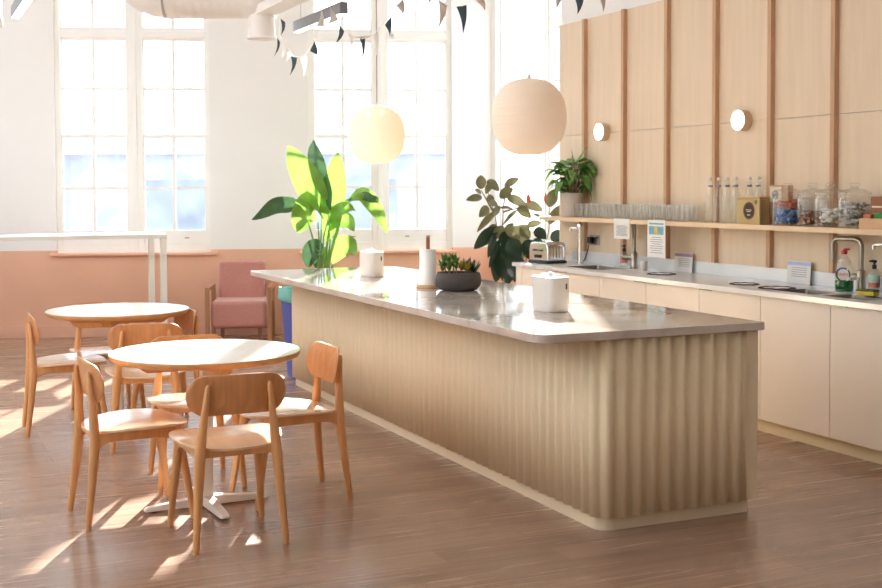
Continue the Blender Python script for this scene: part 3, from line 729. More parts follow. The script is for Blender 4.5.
# ------------------------------------------------------------------ the kitchen run
CT = 0.890; WX0 = 4.838
t = thing('steel_worktop', 'long stainless steel worktop with sinks along the panelled wall', 'worktop', (0, 0, 0))
holes = [(4.955, 5.20, 5.19, 5.555), (4.955, 5.20, 5.60, 5.955), (4.965, 5.29, 8.03, 8.56)]
g = MB(); ys = sorted({3.6, 9.225} | {h[2] for h in holes} | {h[3] for h in holes}); xs = sorted({WX0, 5.442} | {h[0] for h in holes} | {h[1] for h in holes})
vt = {}
def gv(x, y, z):
    k = (round(x, 4), round(y, 4), round(z, 4))
    if k not in vt: vt[k] = g.bm.verts.new((x, y, z))
    return vt[k]
inside = lambda i, j: any(h[0] - 1e-6 <= xs[i] and xs[i + 1] <= h[1] + 1e-6 and h[2] - 1e-6 <= ys[j] and ys[j + 1] <= h[3] + 1e-6 for h in holes)
solid = {(i, j) for i in range(len(xs) - 1) for j in range(len(ys) - 1) if not inside(i, j)}
for i, j in solid:
    a, b, c, d = xs[i], xs[i + 1], ys[j], ys[j + 1]
    g.bm.faces.new([gv(a, c, CT), gv(b, c, CT), gv(b, d, CT), gv(a, d, CT)])
    g.bm.faces.new([gv(a, d, CT - .031), gv(b, d, CT - .031), gv(b, c, CT - .031), gv(a, c, CT - .031)])
    for di, dj, e in ((-1, 0, ((a, d), (a, c))), (1, 0, ((b, c), (b, d))), (0, -1, ((a, c), (b, c))), (0, 1, ((b, d), (a, d)))):
        if (i + di, j + dj) not in solid:
            (x0, y0), (x1, y1) = e
            g.bm.faces.new([gv(x0, y0, CT - .031), gv(x1, y1, CT - .031), gv(x1, y1, CT), gv(x0, y0, CT)])
g.build('top', 'steel', t, smooth=0)
g = MB(); g.box((5.428, 3.6, CT + .0005), (5.4445, 9.225, 0.980)); g.build('upstand', 'steel', t, bevel=0.002)
for x0, x1, y0, y1 in holes:
    g = MB(); dz = 0.17; e = 0.0006
    o4 = lambda k, z: [V((x, y, z)) for x, y in rrect(x0 + e + k, y0 + e + k, x1 - e - k, y1 - e - k, 0.02 + k * .3, 4)]
    g.rings([o4(0, CT - 0.002), o4(0.004, CT - 0.02), o4(0.008, CT - dz + .02), o4(0.03, CT - dz)], caps=False)
    r0 = o4(0.03, CT - dz); g.bm.faces.new([g.bm.verts.new(p) for p in r0])
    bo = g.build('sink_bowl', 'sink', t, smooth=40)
    g = MB(); g.lathe([(0.036, CT - dz + .001), (0.03, CT - dz + .004), (0.01, CT - dz + .003)], 20, ((x0 + x1) / 2, (y0 + y1) / 2, 0)); g.build('drain', 'nickel', bo)
for x, y, r in ((5.13, 7.42, 0.105), (5.075, 6.40, 0.095), (5.055, 6.055, 0.115)):
    g = MB()
    def ring(k, z): return [V((x + r * k * math.cos(a) * (1 + .03 * math.sin(5 * a)), y + r * k * math.sin(a) * (1 + .03 * math.cos(7 * a)), CT + .001 + z + .0012 * math.sin(9 * a))) for a in [2 * PI * q / 40 for q in range(40)]]
    g.rings([ring(0.80, 0.001), ring(1.0, 0.001), ring(1.0, 0.005), ring(0.90, 0.007), ring(0.80, 0.005), ring(0.80, 0.001)], caps=False); o = g.build('chute_ring', 'darksteel', t, smooth=50)
    g = MB(); g.lathe([(r * 0.76, 0.0), (r * 0.75, 0.0035)], 36, (x, y, CT + .0008)); g.build('chute_lid', 'steel', o)

SEAM = [9.215, 9.105, 8.486, 7.861, 7.236, 6.611, 5.985, 5.372, 4.757, 4.14, 3.6]
names = ['narrow end panel of the base units beside the rubber plant', 'off-white base cabinet below the toaster', 'off-white base cabinet below the tall boiling-water tap',
         'off-white base cabinet below the notices on the shelf', 'off-white base cabinet below the single round chute', 'off-white base cabinet below the pair of round chutes, just past the island corner',
         'off-white base cabinet right of the island corner, its whole door in view', 'off-white base cabinet at the right edge, below the green washing-up liquid', 'off-white base cabinet at the right edge beyond the sink', 'off-white base cabinet outside the right edge']
for i in range(7 + 1):
    y1, y0 = SEAM[i], SEAM[i + 1]
    t = thing('base_cabinet', names[i], 'cabinet', (4.87, (y0 + y1) / 2, 0), 0, 'base cabinets of the kitchen run')
    h = (y1 - y0) / 2
    g = MB()
    for lo, hi in (((0.0195, -h + .0005, 0.10), (0.55, h - .0005, 0.118)), ((0.0195, -h + .0005, 0.118), (0.55, -h + .016, 0.8575)), ((0.0195, h - .016, 0.118), (0.55, h - .0005, 0.8575)), ((0.535, -h + .016, 0.118), (0.55, h - .016, 0.8575))): g.box(lo, hi)
    g.build('body', 'carcass', t, smooth=0)
    g = MB(); g.box((0.0, -h + .0022, 0.088), (0.019, h - .0022, 0.8535)); d = g.build('door', 'cab', t, bevel=0.0015)
    g = MB(); g.box((0.055, -h + .0005, 0.0), (0.07, h - .0005, 0.0995)); g.build('plinth', 'plinth', t, smooth=0)
    if i > 0:
        s = 1 if i % 2 == 1 else -1
        yy = (h - 0.075) if i in (2, 4, 5, 7) else (-h + 0.075)
        g = MB(); g.box((-0.013, yy - 0.062, 0.8495), (0.002, yy + 0.062, 0.8545)); g.build('handle', 'nickel', d, smooth=0)

# shelf
SZ = 1.278
t = thing('wall_shelf', 'long wooden shelf on the panelled wall above the worktop', 'shelf', (0, 0, 0))
g = MB(); g.box((5.215, 3.4, SZ - .034), (5.407, 9.43, SZ)); g.build('board', 'shelf', t, bevel=0.002)
S1 = SZ + 0.0004
# drinking glasses
def lathe_thing(name, label, cat, prof, mat, loc, group=None, seg=24, caps=False):
    g = MB(); g.lathe(prof, seg, caps=caps); o = g.build(name, mat, smooth=50); o.location = loc
    return tag(o, label, cat, group)
GL = [(0.003, 0.0), (0.029, 0.0), (0.031, 0.003), (0.037, 0.118), (0.0355, 0.118), (0.029, 0.008), (0.003, 0.006)]
ordn = ['first', 'second', 'third', 'fourth', 'fifth', 'sixth', 'seventh', 'eighth', 'ninth', 'tenth', 'eleventh', 'twelfth', 'thirteenth', 'fourteenth', 'fifteenth', 'sixteenth', 'seventeenth', 'eighteenth', 'nineteenth', 'twentieth', 'twenty-first']
g0 = None
for row, x in (('front', 5.282), ('back', 5.366)):
    for k in range(19):
        y = 8.862 - k * 0.0845
        lab = 'clear drinking glass on the shelf, %s row, %s from the potted plant' % (row, ordn[k])
        if g0 is None:
            g0 = lathe_thing('drinking_glass', lab, 'glass', GL, 'glass', (x, y, S1), 'drinking glasses on the shelf'); o = g0
        else:
            o = g0.copy(); COL.objects.link(o); o['label'] = lab
        o.location = (x + 0.004 * math.sin(k * 2.3), y + 0.004 * math.cos(k * 1.7), S1); o.rotation_euler = (0, 0, k)
# swing-top bottles
b0 = None
for k in range(6):
    y = 7.085 - k * 0.0945
    lab = 'clear glass swing-top bottle on the shelf, %s from the drinking glasses' % ordn[k]
    if b0 is None:
        b0 = thing('glass_bottle', lab, 'bottle', (0, 0, 0), 0, 'swing-top bottles')
        g = MB(); g.lathe([(0.003, 0.004), (0.037, 0.0), (0.041, 0.006), (0.041, 0.145), (0.036, 0.18), (0.022, 0.225), (0.0155, 0.25), (0.0145, 0.288), (0.0165, 0.289), (0.0165, 0.298), (0.012, 0.299)], 24, caps=False)
        g.build('body', 'bottle', b0, smooth=60)
        g = MB(); g.lathe([(0.012, 0.296), (0.014, 0.302), (0.0135, 0.316), (0.008, 0.322)], 16); g.build('stopper', 'whiteplastic', b0, smooth=60)
        g = MB(); g.lathe([(0.0155, 0.252), (0.0175, 0.255), (0.0175, 0.263), (0.0155, 0.266)], 16); g.build('wire_collar', 'blueclip', b0, smooth=60)
        o = b0
    else:
        o = copy_tree(b0)
    place(o, (5.315 if k < 4 else 5.357, y, S1), 0.7 * k, lab)
# tin, carton, jars
t = thing('storage_tin', 'gold-coloured tin with a dark round emblem in front of the bottles', 'tin', (5.262, 6.548, S1), 0.0)
g = MB(); g.prism(rrect(-0.045, -0.118, 0.045, 0.118, 0.012, 4), 0.0, 0.168); g.build('body', 'tin', t, bevel=0.003)
g = MB(); g.prism(rrect(-0.048, -0.121, 0.048, 0.121, 0.014, 4), 0.1685, 0.186); g.build('lid', 'tin', t, bevel=0.004)
g = MB(); g.lathe([(0.058, 0.0), (0.058, 0.0015)], 36, (-0.0468, -0.012, 0.092), axis='X'); e = g.build('emblem', 'emblem', t)
g = MB(); g.lathe([(0.050, 0.0), (0.053, 0.0), (0.053, 0.0012), (0.050, 0.0012), (0.050, 0.0)], 36, (-0.0477, -0.012, 0.092), caps=False, axis='X'); g.build('emblem_ring', 'redbrown', e)
g = MB()
for k, (w_, z) in enumerate(((0.030, 0.097), (0.02, 0.087))): g.box((-0.048, -0.012 - w_, z - 0.002), (-0.0465, -0.012 + w_, z + 0.002))
for a in range(5): g.box((-0.048, -0.012 - 0.012 + 0.006 * a - 0.002, 0.06), (-0.0465, -0.012 - 0.012 + 0.006 * a + 0.002, 0.066))
g.build('emblem_lettering', 'cream', e, smooth=0)
g = MB(); g.lathe([(0.014, 0.0), (0.014, 0.001)], 20, (-0.0465, -0.085, 0.150), axis='X'); g.build('green_seal', 'succ', t)
t = thing('carton', 'cream and brown carton with a round mark behind the gold tin', 'box', (5.4225, 6.475, S1), 0.0)
g = MB(); g.box((-0.021, -0.11, 0), (0.021, 0.075, 0.262)); g.build('body', 'batten', t, bevel=0.002)
g = MB(); g.box((-0.0222, -0.045, 0.150), (-0.0213, 0.073, 0.252)); q = g.build('front_label', 'cream', t, smooth=0)
g = MB(); g.lathe([(0.030, 0), (0.030, 0.001)], 24, (-0.0233, 0.014, 0.198), axis='X'); g.lathe([(0.016, 0), (0.016, 0.0012)], 24, (-0.0236, 0.014, 0.198), axis='X'); g.build('round_mark', 'print', q)
JARS = [(5.298, 6.247, 'glass jar of blue and orange wrapped sweets, leftmost of the lidded jars'), (5.332, 6.050, 'glass jar a third full of brown pieces, second of the lidded jars'),
        (5.298, 5.850, 'glass jar of white and pale grey sachets, third of the lidded jars'), (5.303, 5.648, 'glass jar of grey and white wrapped sticks, nearest the wooden tray')]
j0 = None
for k, (x, y, lab) in enumerate(JARS):
    if j0 is None:
        j0 = thing('glass_jar', lab, 'jar', (x, y, S1), 0, 'lidded glass jars')
        g = MB(); g.lathe([(0.003, 0.005), (0.09, 0.0), (0.096, 0.008), (0.099, 0.03), (0.099, 0.150), (0.094, 0.175), (0.086, 0.186), (0.086, 0.198), (0.090, 0.202)], 36, caps=False); g.build('body', 'glass', j0, smooth=60)
        l = MB(); l.lathe([(0.097, 0.200), (0.099, 0.206), (0.097, 0.214), (0.06, 0.232), (0.022, 0.240), (0.018, 0.246)], 36, caps=False); lo = l.build('lid', 'glass', j0, smooth=60)
        l = MB(); l.lathe([(0.014, 0.241), (0.018, 0.247), (0.030, 0.256), (0.032, 0.264), (0.026, 0.272), (0.008, 0.275)], 20); l.build('knob', 'glass', lo, smooth=60)
        o = j0
    else: o = copy_tree(j0)
    place(o, (x, y, S1), k * 0.9, lab)
def heap(name, label, cat, mat, x, y, z0, z1, n, size, kind, rs):
    rr2 = random.Random(rs); g = MB()
    for i in range(n):
        z = z0 + (z1 - z0) * (i + .5) / n; r = {'stick': 0.060, 'lump': 0.068}.get(kind, 0.074) * math.sqrt(rr2.random()); a = rr2.random() * 2 * PI
        c = V((r * math.cos(a), r * math.sin(a), z)); m = Matrix.Translation(c) @ Matrix.Rotation(rr2.random() * 6, 4, 'Z') @ Matrix.Rotation(rr2.random() * 2 - 1, 4, 'X')
        s = size * rr2.uniform(0.75, 1.2)
        if kind == 'cube': g.box((-s, -s * .7, -s * .5), (s, s * .7, s * .5), m)
        elif kind == 'stick': g.box((-s * 2.2, -s * .3, -s * .3), (s * 2.2, s * .3, s * .3), m)
        else: g.lathe([(s * .3, -s * .6), (s * .9, -s * .3), (s, 0.1 * s), (s * .7, s * .5), (s * .2, s * .65)], 10, c)
    o = g.build(name, mat, smooth=40); o.location = (x, y, S1 + 0.006)
    return tag(o, label, cat, None, 'stuff')
heap('wrapped_sweets', 'blue wrapped sweets in the lower half of the leftmost jar', 'sweets', 'candyblue', JARS[0][0], JARS[0][1], 0.012, 0.095, 120, 0.016, 'cube', 1)
heap('wrapped_sweets', 'orange and brown wrapped sweets on top in the leftmost jar', 'sweets', 'candyred', JARS[0][0], JARS[0][1], 0.105, 0.150, 50, 0.015, 'cube', 2)
heap('brown_snacks', 'small brown pieces in the second lidded jar', 'snacks', 'brownstuff', JARS[1][0], JARS[1][1], 0.012, 0.085, 110, 0.014, 'cube', 3)
heap('sachets', 'white and pale sachets in the third lidded jar', 'sachets', 'palestuff', JARS[2][0], JARS[2][1], 0.026, 0.105, 26, 0.026, 'lump', 4)
heap('wrapped_sticks', 'grey and white wrapped sticks in the jar by the wooden tray', 'sticks', 'greystuff', JARS[3][0], JARS[3][1], 0.012, 0.150, 150, 0.014, 'stick', 5)
t = thing('wooden_tray', 'small open wooden tray in front of the last jar', 'tray', (5.272, 5.430, S1), 0)
g = MB()
for lo, hi in (((-.035, -.113, 0), (.022, .113, .008)), ((-.035, -.113, .008), (-.027, .113, .062)), ((.014, -.113, .008), (.022, .113, .062)), ((-.027, -.113, .008), (.014, -.105, .062)), ((-.027, .105, .008), (.014, .113, .062))): g.box(lo, hi)
g.build('body', 'traywood', t, smooth=0)
g = MB(); g.ball((-0.037, 0.01, 0.036), 0.005, 10); g.build('stud', 'chrome', t)
g = MB(); g.box((-0.016, -0.035, 0.0), (0.016, 0.035, 0.088)); o = g.build('tea_packet', 'greencard', bevel=0.002); o.location = (5.2655, 5.400, S1 + .009); tag(o, 'small green packet standing in the wooden tray', 'packet')
g = MB(); g.box((-0.016, -0.03, 0.0), (0.016, 0.03, 0.078)); o = g.build('tea_packet', 'candyred', bevel=0.002); o.location = (5.2655, 5.490, S1 + .009); tag(o, 'small orange packet standing in the wooden tray', 'packet')
t = thing('wooden_box', 'dark red-brown wooden box at the right end of the shelf', 'box', (5.352, 5.425, S1), 0)
g = MB()
g.box((-.05, -.09, 0), (.05, .09, .19)); g.build('body', 'redbrown', t, bevel=0.003)
g = MB(); g.box((-.0515, -.08, .125), (-.0495, .08, .135)); g.build('label_strip', 'cream', t, smooth=0)

# notices hung over the shelf edge
def notice(y0, y1, z0, lab, picture):
    t = thing('notice', lab, 'notice', (5.211, (y0 + y1) / 2, 0), 0)
    h = abs(y1 - y0) / 2
    g = MB(); g.box((-0.001, -h, z0), (0.0005, h, 1.284)); g.build('sheet', 'paper', t, smooth=0)
    g = MB(); zt = 1.23 if not picture else 1.155
    n = 9 if not picture else 8
    for i in range(n):
        z = zt - i * (zt - z0 - .02) / n; w_ = h * (0.75 if i % 3 else 0.55)
        g.box((-0.0018, -w_, z - .003), (-0.0012, w_ * .9, z + .001))
    g.build('printed_lines', 'print', t, smooth=0)
    if picture:
        g = MB(); g.box((-0.0018, -h * .82, 1.175), (-0.0012, h * .82, 1.262)); p = g.build('picture', 'skyprint', t, smooth=0)
        g = MB(); g.box((-0.0024, -h * .12, 1.178), (-0.0019, h * .22, 1.232)); g.build('yellow_shape', 'yellowprint', p, smooth=0)
        g = MB(); g.box((-0.0024, -h * .82, 1.237), (-0.0019, h * .82, 1.250)); g.build('pale_band', 'paper', p, smooth=0)
notice(7.97, 8.195, 1.125, 'plain white printed notice hanging from the shelf, the shorter of two', False)
notice(7.49, 7.722, 1.003, 'long white notice with a teal and yellow picture hanging from the shelf', True)
def card(y0, y1, z1, lab, mat):
    t = thing('sign_holder', lab, 'sign', (5.405, (y0 + y1) / 2, CT + .0005), 0)
    h = abs(y1 - y0) / 2; m = Matrix.Rotation(0.05, 4, 'Y'); k = z1 - CT
    g = MB(); g.box((-.0015, -h, 0), (.0005, h, k), m); g.build('sheet', 'paper', t, smooth=0)
    g = MB(); g.box((-.0024, -h, k - .028), (-.0016, h, k - .004), m); g.build('header_band', mat, t, smooth=0)
    g = MB()
    for i in range(5): g.box((-.0022, -h * .7, k - .045 - i * .014), (-.0016, h * .6, k - .042 - i * .014), m)
    g.build('printed_lines', 'print', t, smooth=0)
    g = MB(); g.box((-.03, -h, 0.0), (-.002, h, 0.003)); g.build('foot', 'pane', t, smooth=0)
card(7.425, 7.65, 1.035, 'small white sign with a lilac header leaning on the steel upstand', 'lilac')
card(6.15, 6.375, 1.040, 'small white sign with a pale blue header leaning on the upstand', 'paleblue')

# taps
def boiler_tap(x, y, lab):
    t = thing('boiling_water_tap', lab, 'tap', (x, y, CT + .0003), 0, 'boiling-water taps')
    g = MB(); g.lathe([(0.030, 0), (0.030, 0.006), (0.022, 0.012), (0.0205, 0.28), (0.022, 0.285)], 24); g.build('column', 'chrome', t, smooth=50)
    g = MB(); g.lathe([(0.026, 0.286), (0.028, 0.29), (0.028, 0.325), (0.024, 0.335)], 24); hd = g.build('head', 'chrome', t, smooth=50)
    g = MB(); g.tube([(0, 0.02, 0.30), (-0.01, 0.12, 0.298), (-0.012, 0.14, 0.292), (-0.012, 0.142, 0.27)], [0.012, 0.011, 0.011, 0.011], 14); g.build('spout', 'chrome', t, smooth=60)
    g = MB(); g.tube([(0, 0, 0.335), (0, 0, 0.355), (0.0, -0.04, 0.362)], 0.006, 10); g.build('lever', 'black', hd, smooth=60)
boiler_tap(5.255, 8.785, 'chrome boiling-water tap with a straight column between the toaster and far sink')
boiler_tap(5.255, 5.285, 'chrome tap with only its spout tip showing at the right picture edge')
def mixer(x, y, top, reach, lab, drop):
    t = thing('mixer_tap', lab, 'tap', (x, y, CT + .0003), 0, 'mixer taps')
    g = MB(); g.lathe([(0.032, 0), (0.032, 0.006), (0.026, 0.010), (0.026, 0.125), (0.02, 0.13)], 24); g.build('body', 'nickel', t, smooth=50)
    k = 0.045
    pts = [V((0, 0, 0.128)), V((0, 0, top - k))]
    for i in range(1, 7): a = PI / 2 * i / 6; pts.append(V((0, k - k * math.cos(a), top - k + k * math.sin(a))))
    pts.append(V((0, reach - k, top)))
    for i in range(1, 7): a = PI / 2 * i / 6; pts.append(V((0, reach - k + k * math.sin(a), top - k + k * math.cos(a))))
    pts.append(V((0, reach, top - drop)))
    d = V((-0.2, 0.98, 0)).normalized()
    pts = [V((d.x * p.y, d.y * p.y, p.z)) for p in pts]
    g = MB(); g.tube(pts, 0.016, 16); g.build('spout', 'nickel', t, smooth=60)
    g = MB(); g.tube([(d.x * .02, d.y * .02, 0.085), (d.x * .115, d.y * .115, 0.085)], 0.021, 18); h = g.build('handle', 'nickel', t, smooth=60)
    g = MB(); g.tube([(-0.02, 0, 0.085), (-0.055, -0.03, 0.09)], 0.005, 8); g.build('lever', 'nickel', h)
mixer(5.30, 8.04, 0.375, 0.13, 'tall hooked mixer tap by the far sink between the two notices', 0.06)
mixer(5.375, 5.665, 0.318, 0.205, 'square-arched brushed mixer tap behind the green washing-up liquid', 0.155)

# washing-up liquid
t = thing('washing_up_liquid', 'clear bottle of green washing-up liquid with red cap beside the near tap', 'bottle', (5.265, 5.690, CT + .0003), math.atan2(-0.55, -0.83)); t.scale = (0.94, 0.94, 0.94)
sx, sy = 0.62, 1.0
g = MB(); g.lathe([(0.05, 0.0), (0.058, 0.006), (0.060, 0.03), (0.060, 0.10), (0.056, 0.15), (0.042, 0.20), (0.022, 0.228), (0.016, 0.236), (0.016, 0.246)], 32, sx=sx, sy=sy); g.build('body', 'bottle', t, smooth=60)
g = MB(); g.lathe([(0.048, 0.003), (0.0565, 0.008), (0.0585, 0.03), (0.0585, 0.072), (0.055, 0.0725)], 32, sx=sx, sy=sy); g.build('liquid', 'soapgreen', t, smooth=60)
g = MB(); g.lathe([(0.019, 0.242), (0.019, 0.262), (0.013, 0.268)], 20); g.tube([(0, 0, 0.262), (0, 0, 0.276)], 0.008, 10); g.tube([(0, 0.0, 0.272), (0, 0.034, 0.275)], [0.008, 0.006], 10); g.build('cap', 'soapred', t, smooth=50)
lx = 0.0385
g = MB(); g.lathe([(0.047, 0), (0.047, 0.001)], 32, (lx, 0.002, 0.112), axis='X'); lb = g.build('label', 'whiteplastic', t)
def arc(mb, r0, r1, a0, a1, x):
    n = 14; rg = []
    for i in range(n + 1):
        a = a0 + (a1 - a0) * i / n; c, s = math.cos(a), math.sin(a)
        rg.append([V((x, .002 + r0 * c, .112 + r0 * s)), V((x, .002 + r1 * c, .112 + r1 * s)), V((x + .001, .002 + r1 * c, .112 + r1 * s)), V((x + .001, .002 + r0 * c, .112 + r0 * s))])
    mb.rings(rg)
g = MB(); arc(g, 0.036, 0.047, 1.0, 2.6, lx + .001); g.build('blue_arc', 'labelblue', lb, smooth=0)
g = MB(); arc(g, 0.036, 0.047, 2.6, 5.2, lx + .001); arc(g, 0.038, 0.047, -0.4, 0.8, lx + .001); g.build('green_arc', 'labelgreen', lb, smooth=0)
cu = bpy.data.curves.new('label_lettering', 'FONT'); cu.body = 'FAIRY'; cu.size = 0.028; cu.align_x = 'CENTER'; cu.align_y = 'CENTER'; cu.extrude = 0.0004
cu.materials.append(M['soapred'])
tx = bpy.data.objects.new('label_lettering', cu)
me = bpy.data.meshes.new_from_object(tx); bpy.data.objects.remove(tx)
tx = bpy.data.objects.new('label_lettering', me); COL.objects.link(tx); tx.parent = lb
tx.location = (lx + .0016, 0.002, 0.112); tx.rotation_euler = (PI / 2, 0, PI / 2)
# hand soap pump, sponge, tumbler, far soap
t = thing('soap_pump', 'clear hand-soap pump bottle with black pump by the yellow sponge', 'soap bottle', (5.34, 5.520, CT + .0003), 0)
g = MB(); g.lathe([(0.028, 0), (0.033, 0.005), (0.033, 0.125), (0.024, 0.142), (0.012, 0.148)], 24); g.build('body', 'bottle', t, smooth=60)
g = MB(); g.lathe([(0.0334, 0.035), (0.0334, 0.062)], 24, caps=False); g.build('orange_label', 'orange', t)
g = MB(); g.lathe([(0.0334, 0.0635), (0.0334, 0.112)], 24, caps=False); g.build('mint_label', 'mint', t)
g = MB(); g.lathe([(0.013, 0.146), (0.013, 0.17), (0.006, 0.172), (0.006, 0.188)], 16); g.tube([(0, -0.012, 0.19), (0, 0.012, 0.192), (0, 0.04, 0.19)], [0.009, 0.009, 0.005], 10); g.build('pump', 'black', t, smooth=60)
t = thing('sponge', 'yellow sponge with dark green scourer at the right edge of the sink', 'sponge', (5.19, 5.415, CT + .0003), 0.3)
g = MB(); g.box((-.035, -.055, 0), (.035, .055, .026)); g.build('foam', 'sponge', t, bevel=0.005)
g = MB(); g.box((-.035, -.055, .0262), (.035, .055, .036)); g.build('scourer', 'sponged', t, bevel=0.002)
o = lathe_thing('tumbler', 'frosted grey tumbler beside the soap pump at the right edge', 'glass', [(0.003, 0.003), (0.033, 0.0), (0.036, 0.004), (0.038, 0.10), (0.036, 0.10), (0.033, 0.01), (0.003, 0.008)], 'bottle', (5.385, 5.425, CT + .0003))
t = thing('soap_pump', 'small clear soap bottle with black pump behind the far sink', 'soap bottle', (5.375, 8.30, CT + .0003), 0)
g = MB(); g.lathe([(0.026, 0), (0.030, 0.005), (0.030, 0.10), (0.022, 0.118), (0.012, 0.124)], 24); g.build('body', 'bottle', t, smooth=60)
g = MB(); g.lathe([(0.0304, 0.03), (0.0304, 0.085)], 24, caps=False); g.build('label', 'orange', t)
g = MB(); g.lathe([(0.013, 0.122), (0.013, 0.146), (0.005, 0.148), (0.005, 0.165)], 16); g.tube([(0, -0.01, 0.167), (0, 0.03, 0.166)], [0.009, 0.006], 10); g.build('pump', 'black', t, smooth=60)
o = lathe_thing('tumbler', 'small white cup at the foot of the hooked far mixer tap', 'cup', [(0.003, 0.003), (0.026, 0.0), (0.028, 0.004), (0.031, 0.075), (0.029, 0.075), (0.025, 0.008), (0.003, 0.006)], 'whiteplastic', (5.23, 7.80, CT + .0003))

# toaster
t = thing('toaster', 'chrome four-slice toaster at the far end of the steel worktop', 'toaster', (5.055, 9.005, CT + .0003), 0.12)
g = MB(); g.box((-.095, -.135, 0.0), (.115, .135, 0.022)); g.build('base', 'black', t, bevel=0.004)
g = MB(); pr = [(-.135, .0225), (.135, .0225), (.135, .12), (.120, .165), (.095, .178), (-.095, .178), (-.120, .165), (-.135, .12)]
mm = Matrix(((0, 0, 1, 0), (1, 0, 0, 0), (0, 1, 0, 0), (0, 0, 0, 1)))
g.prism(pr, -.088, .108, mm); bo = g.build('shell', 'chrome', t, bevel=0.012, seg=3)
for x in (-.03, .045):
    g = MB(); g.box((x - .014, -.09, .1785), (x + .014, .09, .1805)); g.build('slot', 'black', bo, smooth=0)
for y in (-.02, .025):
    g = MB(); g.lathe([(0.014, 0.0), (0.014, -0.014), (0.011, -0.017)], 16, (-.089, y, .06), axis='X'); g.build('knob', 'black', t)
g = MB(); g.box((-.096, -.06, .105), (-.0885, -.01, .118)); g.box((-.096, .02, .105), (-.0885, .07, .118)); g.build('lever', 'black', t, smooth=0)
g = MB()
for k in range(5): g.box((-.06 + k * .03, -.1385, .05), (-.053 + k * .03, -.1353, .155))
g.build('end_ribs', 'nickel', t, smooth=0)

# socket
t = thing('wall_socket', 'metal wall socket with a black plug beside the boiling-water tap', 'socket', (5.4445, 8.855, 1.083), 0)
g = MB(); g.box((-.006, -.073, -.043), (0, .073, .043)); g.build('plate', 'nickel', t, bevel=0.002)
g = MB(); g.box((-.045, .012, -.030), (-.0065, .062, .026)); p = g.build('plug', 'black', t, bevel=0.006)
g = MB(); g.tube([(-.035, .04, -.03), (-.037, .06, -.09), (-.03, .12, -.17), (-.03, .15, -.188)], 0.0045, 8); g.build('cable', 'black', p)
g = MB(); g.box((-.009, -.055, .01), (-.0065, -.03, .03)); g.build('switch', 'black', t, smooth=0)

# ------------------------------------------------------------------ plants
VIEW = V((0.411, 0.911, 0.0))
def side_for(a, b, tw):
    d = (V(b) - V(a)).normalized(); s = d.cross(VIEW)
    if s.length < 0.05: s = RIGHT.copy()
    s.normalize()
    return (s * (1 - tw) + VIEW * tw).normalized()

t = thing('banana_plant', 'tall broad-leaved banana plant in front of the right window behind the island', 'plant', (3.53, 10.44, 0))
org = V((3.53, 10.44, 0))
g = MB(); g.lathe([(0.14, 0.0), (0.15, 0.01), (0.185, 0.36), (0.19, 0.40), (0.178, 0.40), (0.17, 0.36)], 40); g.build('pot', 'potgrey', t, smooth=50)
g = MB(); g.lathe([(0.172, 0.355), (0.10, 0.372), (0.02, 0.375)], 30); g.build('soil', 'soil', t)
for i, (pl, w, tw) in enumerate(STREL):
    g = MB(); pl = [V(p) - org for p in pl]
    g.leaf(pl, w, side_for(pl[0], pl[-1], tw), 0.18 if tw < .3 else 0.3, n=14, taper=1.1, ripple=0.012)
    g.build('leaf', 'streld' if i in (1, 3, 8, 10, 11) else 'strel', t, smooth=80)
for s in STREL_STEMS:
    g = MB(); pts = [V((0.02 * math.sin(len(s) + s[0][0] * 40), 0.02 * math.cos(s[0][0] * 60), 0.37))] + [V(p) - org for p in s]
    g.tube(pts, [0.013, 0.012, 0.010, 0.008, 0.005], 8); g.build('stem', 'stem', t, smooth=70)

t = thing('rubber_plant', 'olive-leaved rubber plant beside the far end of the steel worktop', 'plant', (5.07, 9.80, 0))
org = V((5.07, 9.80, 0))
g = MB(); g.lathe([(0.13, 0.0), (0.14, 0.01), (0.165, 0.34), (0.168, 0.36), (0.155, 0.36), (0.15, 0.33)], 40); g.build('pot', 'potgrey', t, smooth=50)
g = MB(); g.lathe([(0.152, 0.325), (0.02, 0.34)], 30); g.build('soil', 'soil', t)
rnd = random.Random(3)
ga, gb = MB(), MB()
for i, (a, b, w) in enumerate(RUBBER):
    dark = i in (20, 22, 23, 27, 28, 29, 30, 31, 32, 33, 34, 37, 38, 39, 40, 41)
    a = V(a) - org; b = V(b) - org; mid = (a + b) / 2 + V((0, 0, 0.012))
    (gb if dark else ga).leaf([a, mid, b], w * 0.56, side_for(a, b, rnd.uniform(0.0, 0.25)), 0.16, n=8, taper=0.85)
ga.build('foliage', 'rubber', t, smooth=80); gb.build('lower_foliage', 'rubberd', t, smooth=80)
for s in RUB_STEMS:
    g = MB(); pts = [V(p) - org for p in s]
    if s[0][2] < 0.85: pts = [V((0.0, 0.0, 0.33))] + pts
    n = len(pts); g.tube(pts, [0.011 - 0.007 * k / (n - 1) for k in range(n)], 8); g.build('stem', 'rubstem', t, smooth=70)
for a, b in RUB_BUDS:
    a = V(a) - org; b = V(b) - org
    g = MB(); g.tube([a, a * .75 + b * .25, a * .4 + b * .6, b], [0.008, 0.021, 0.018, 0.003], 10); g.build('bud', 'bud', t, smooth=70)

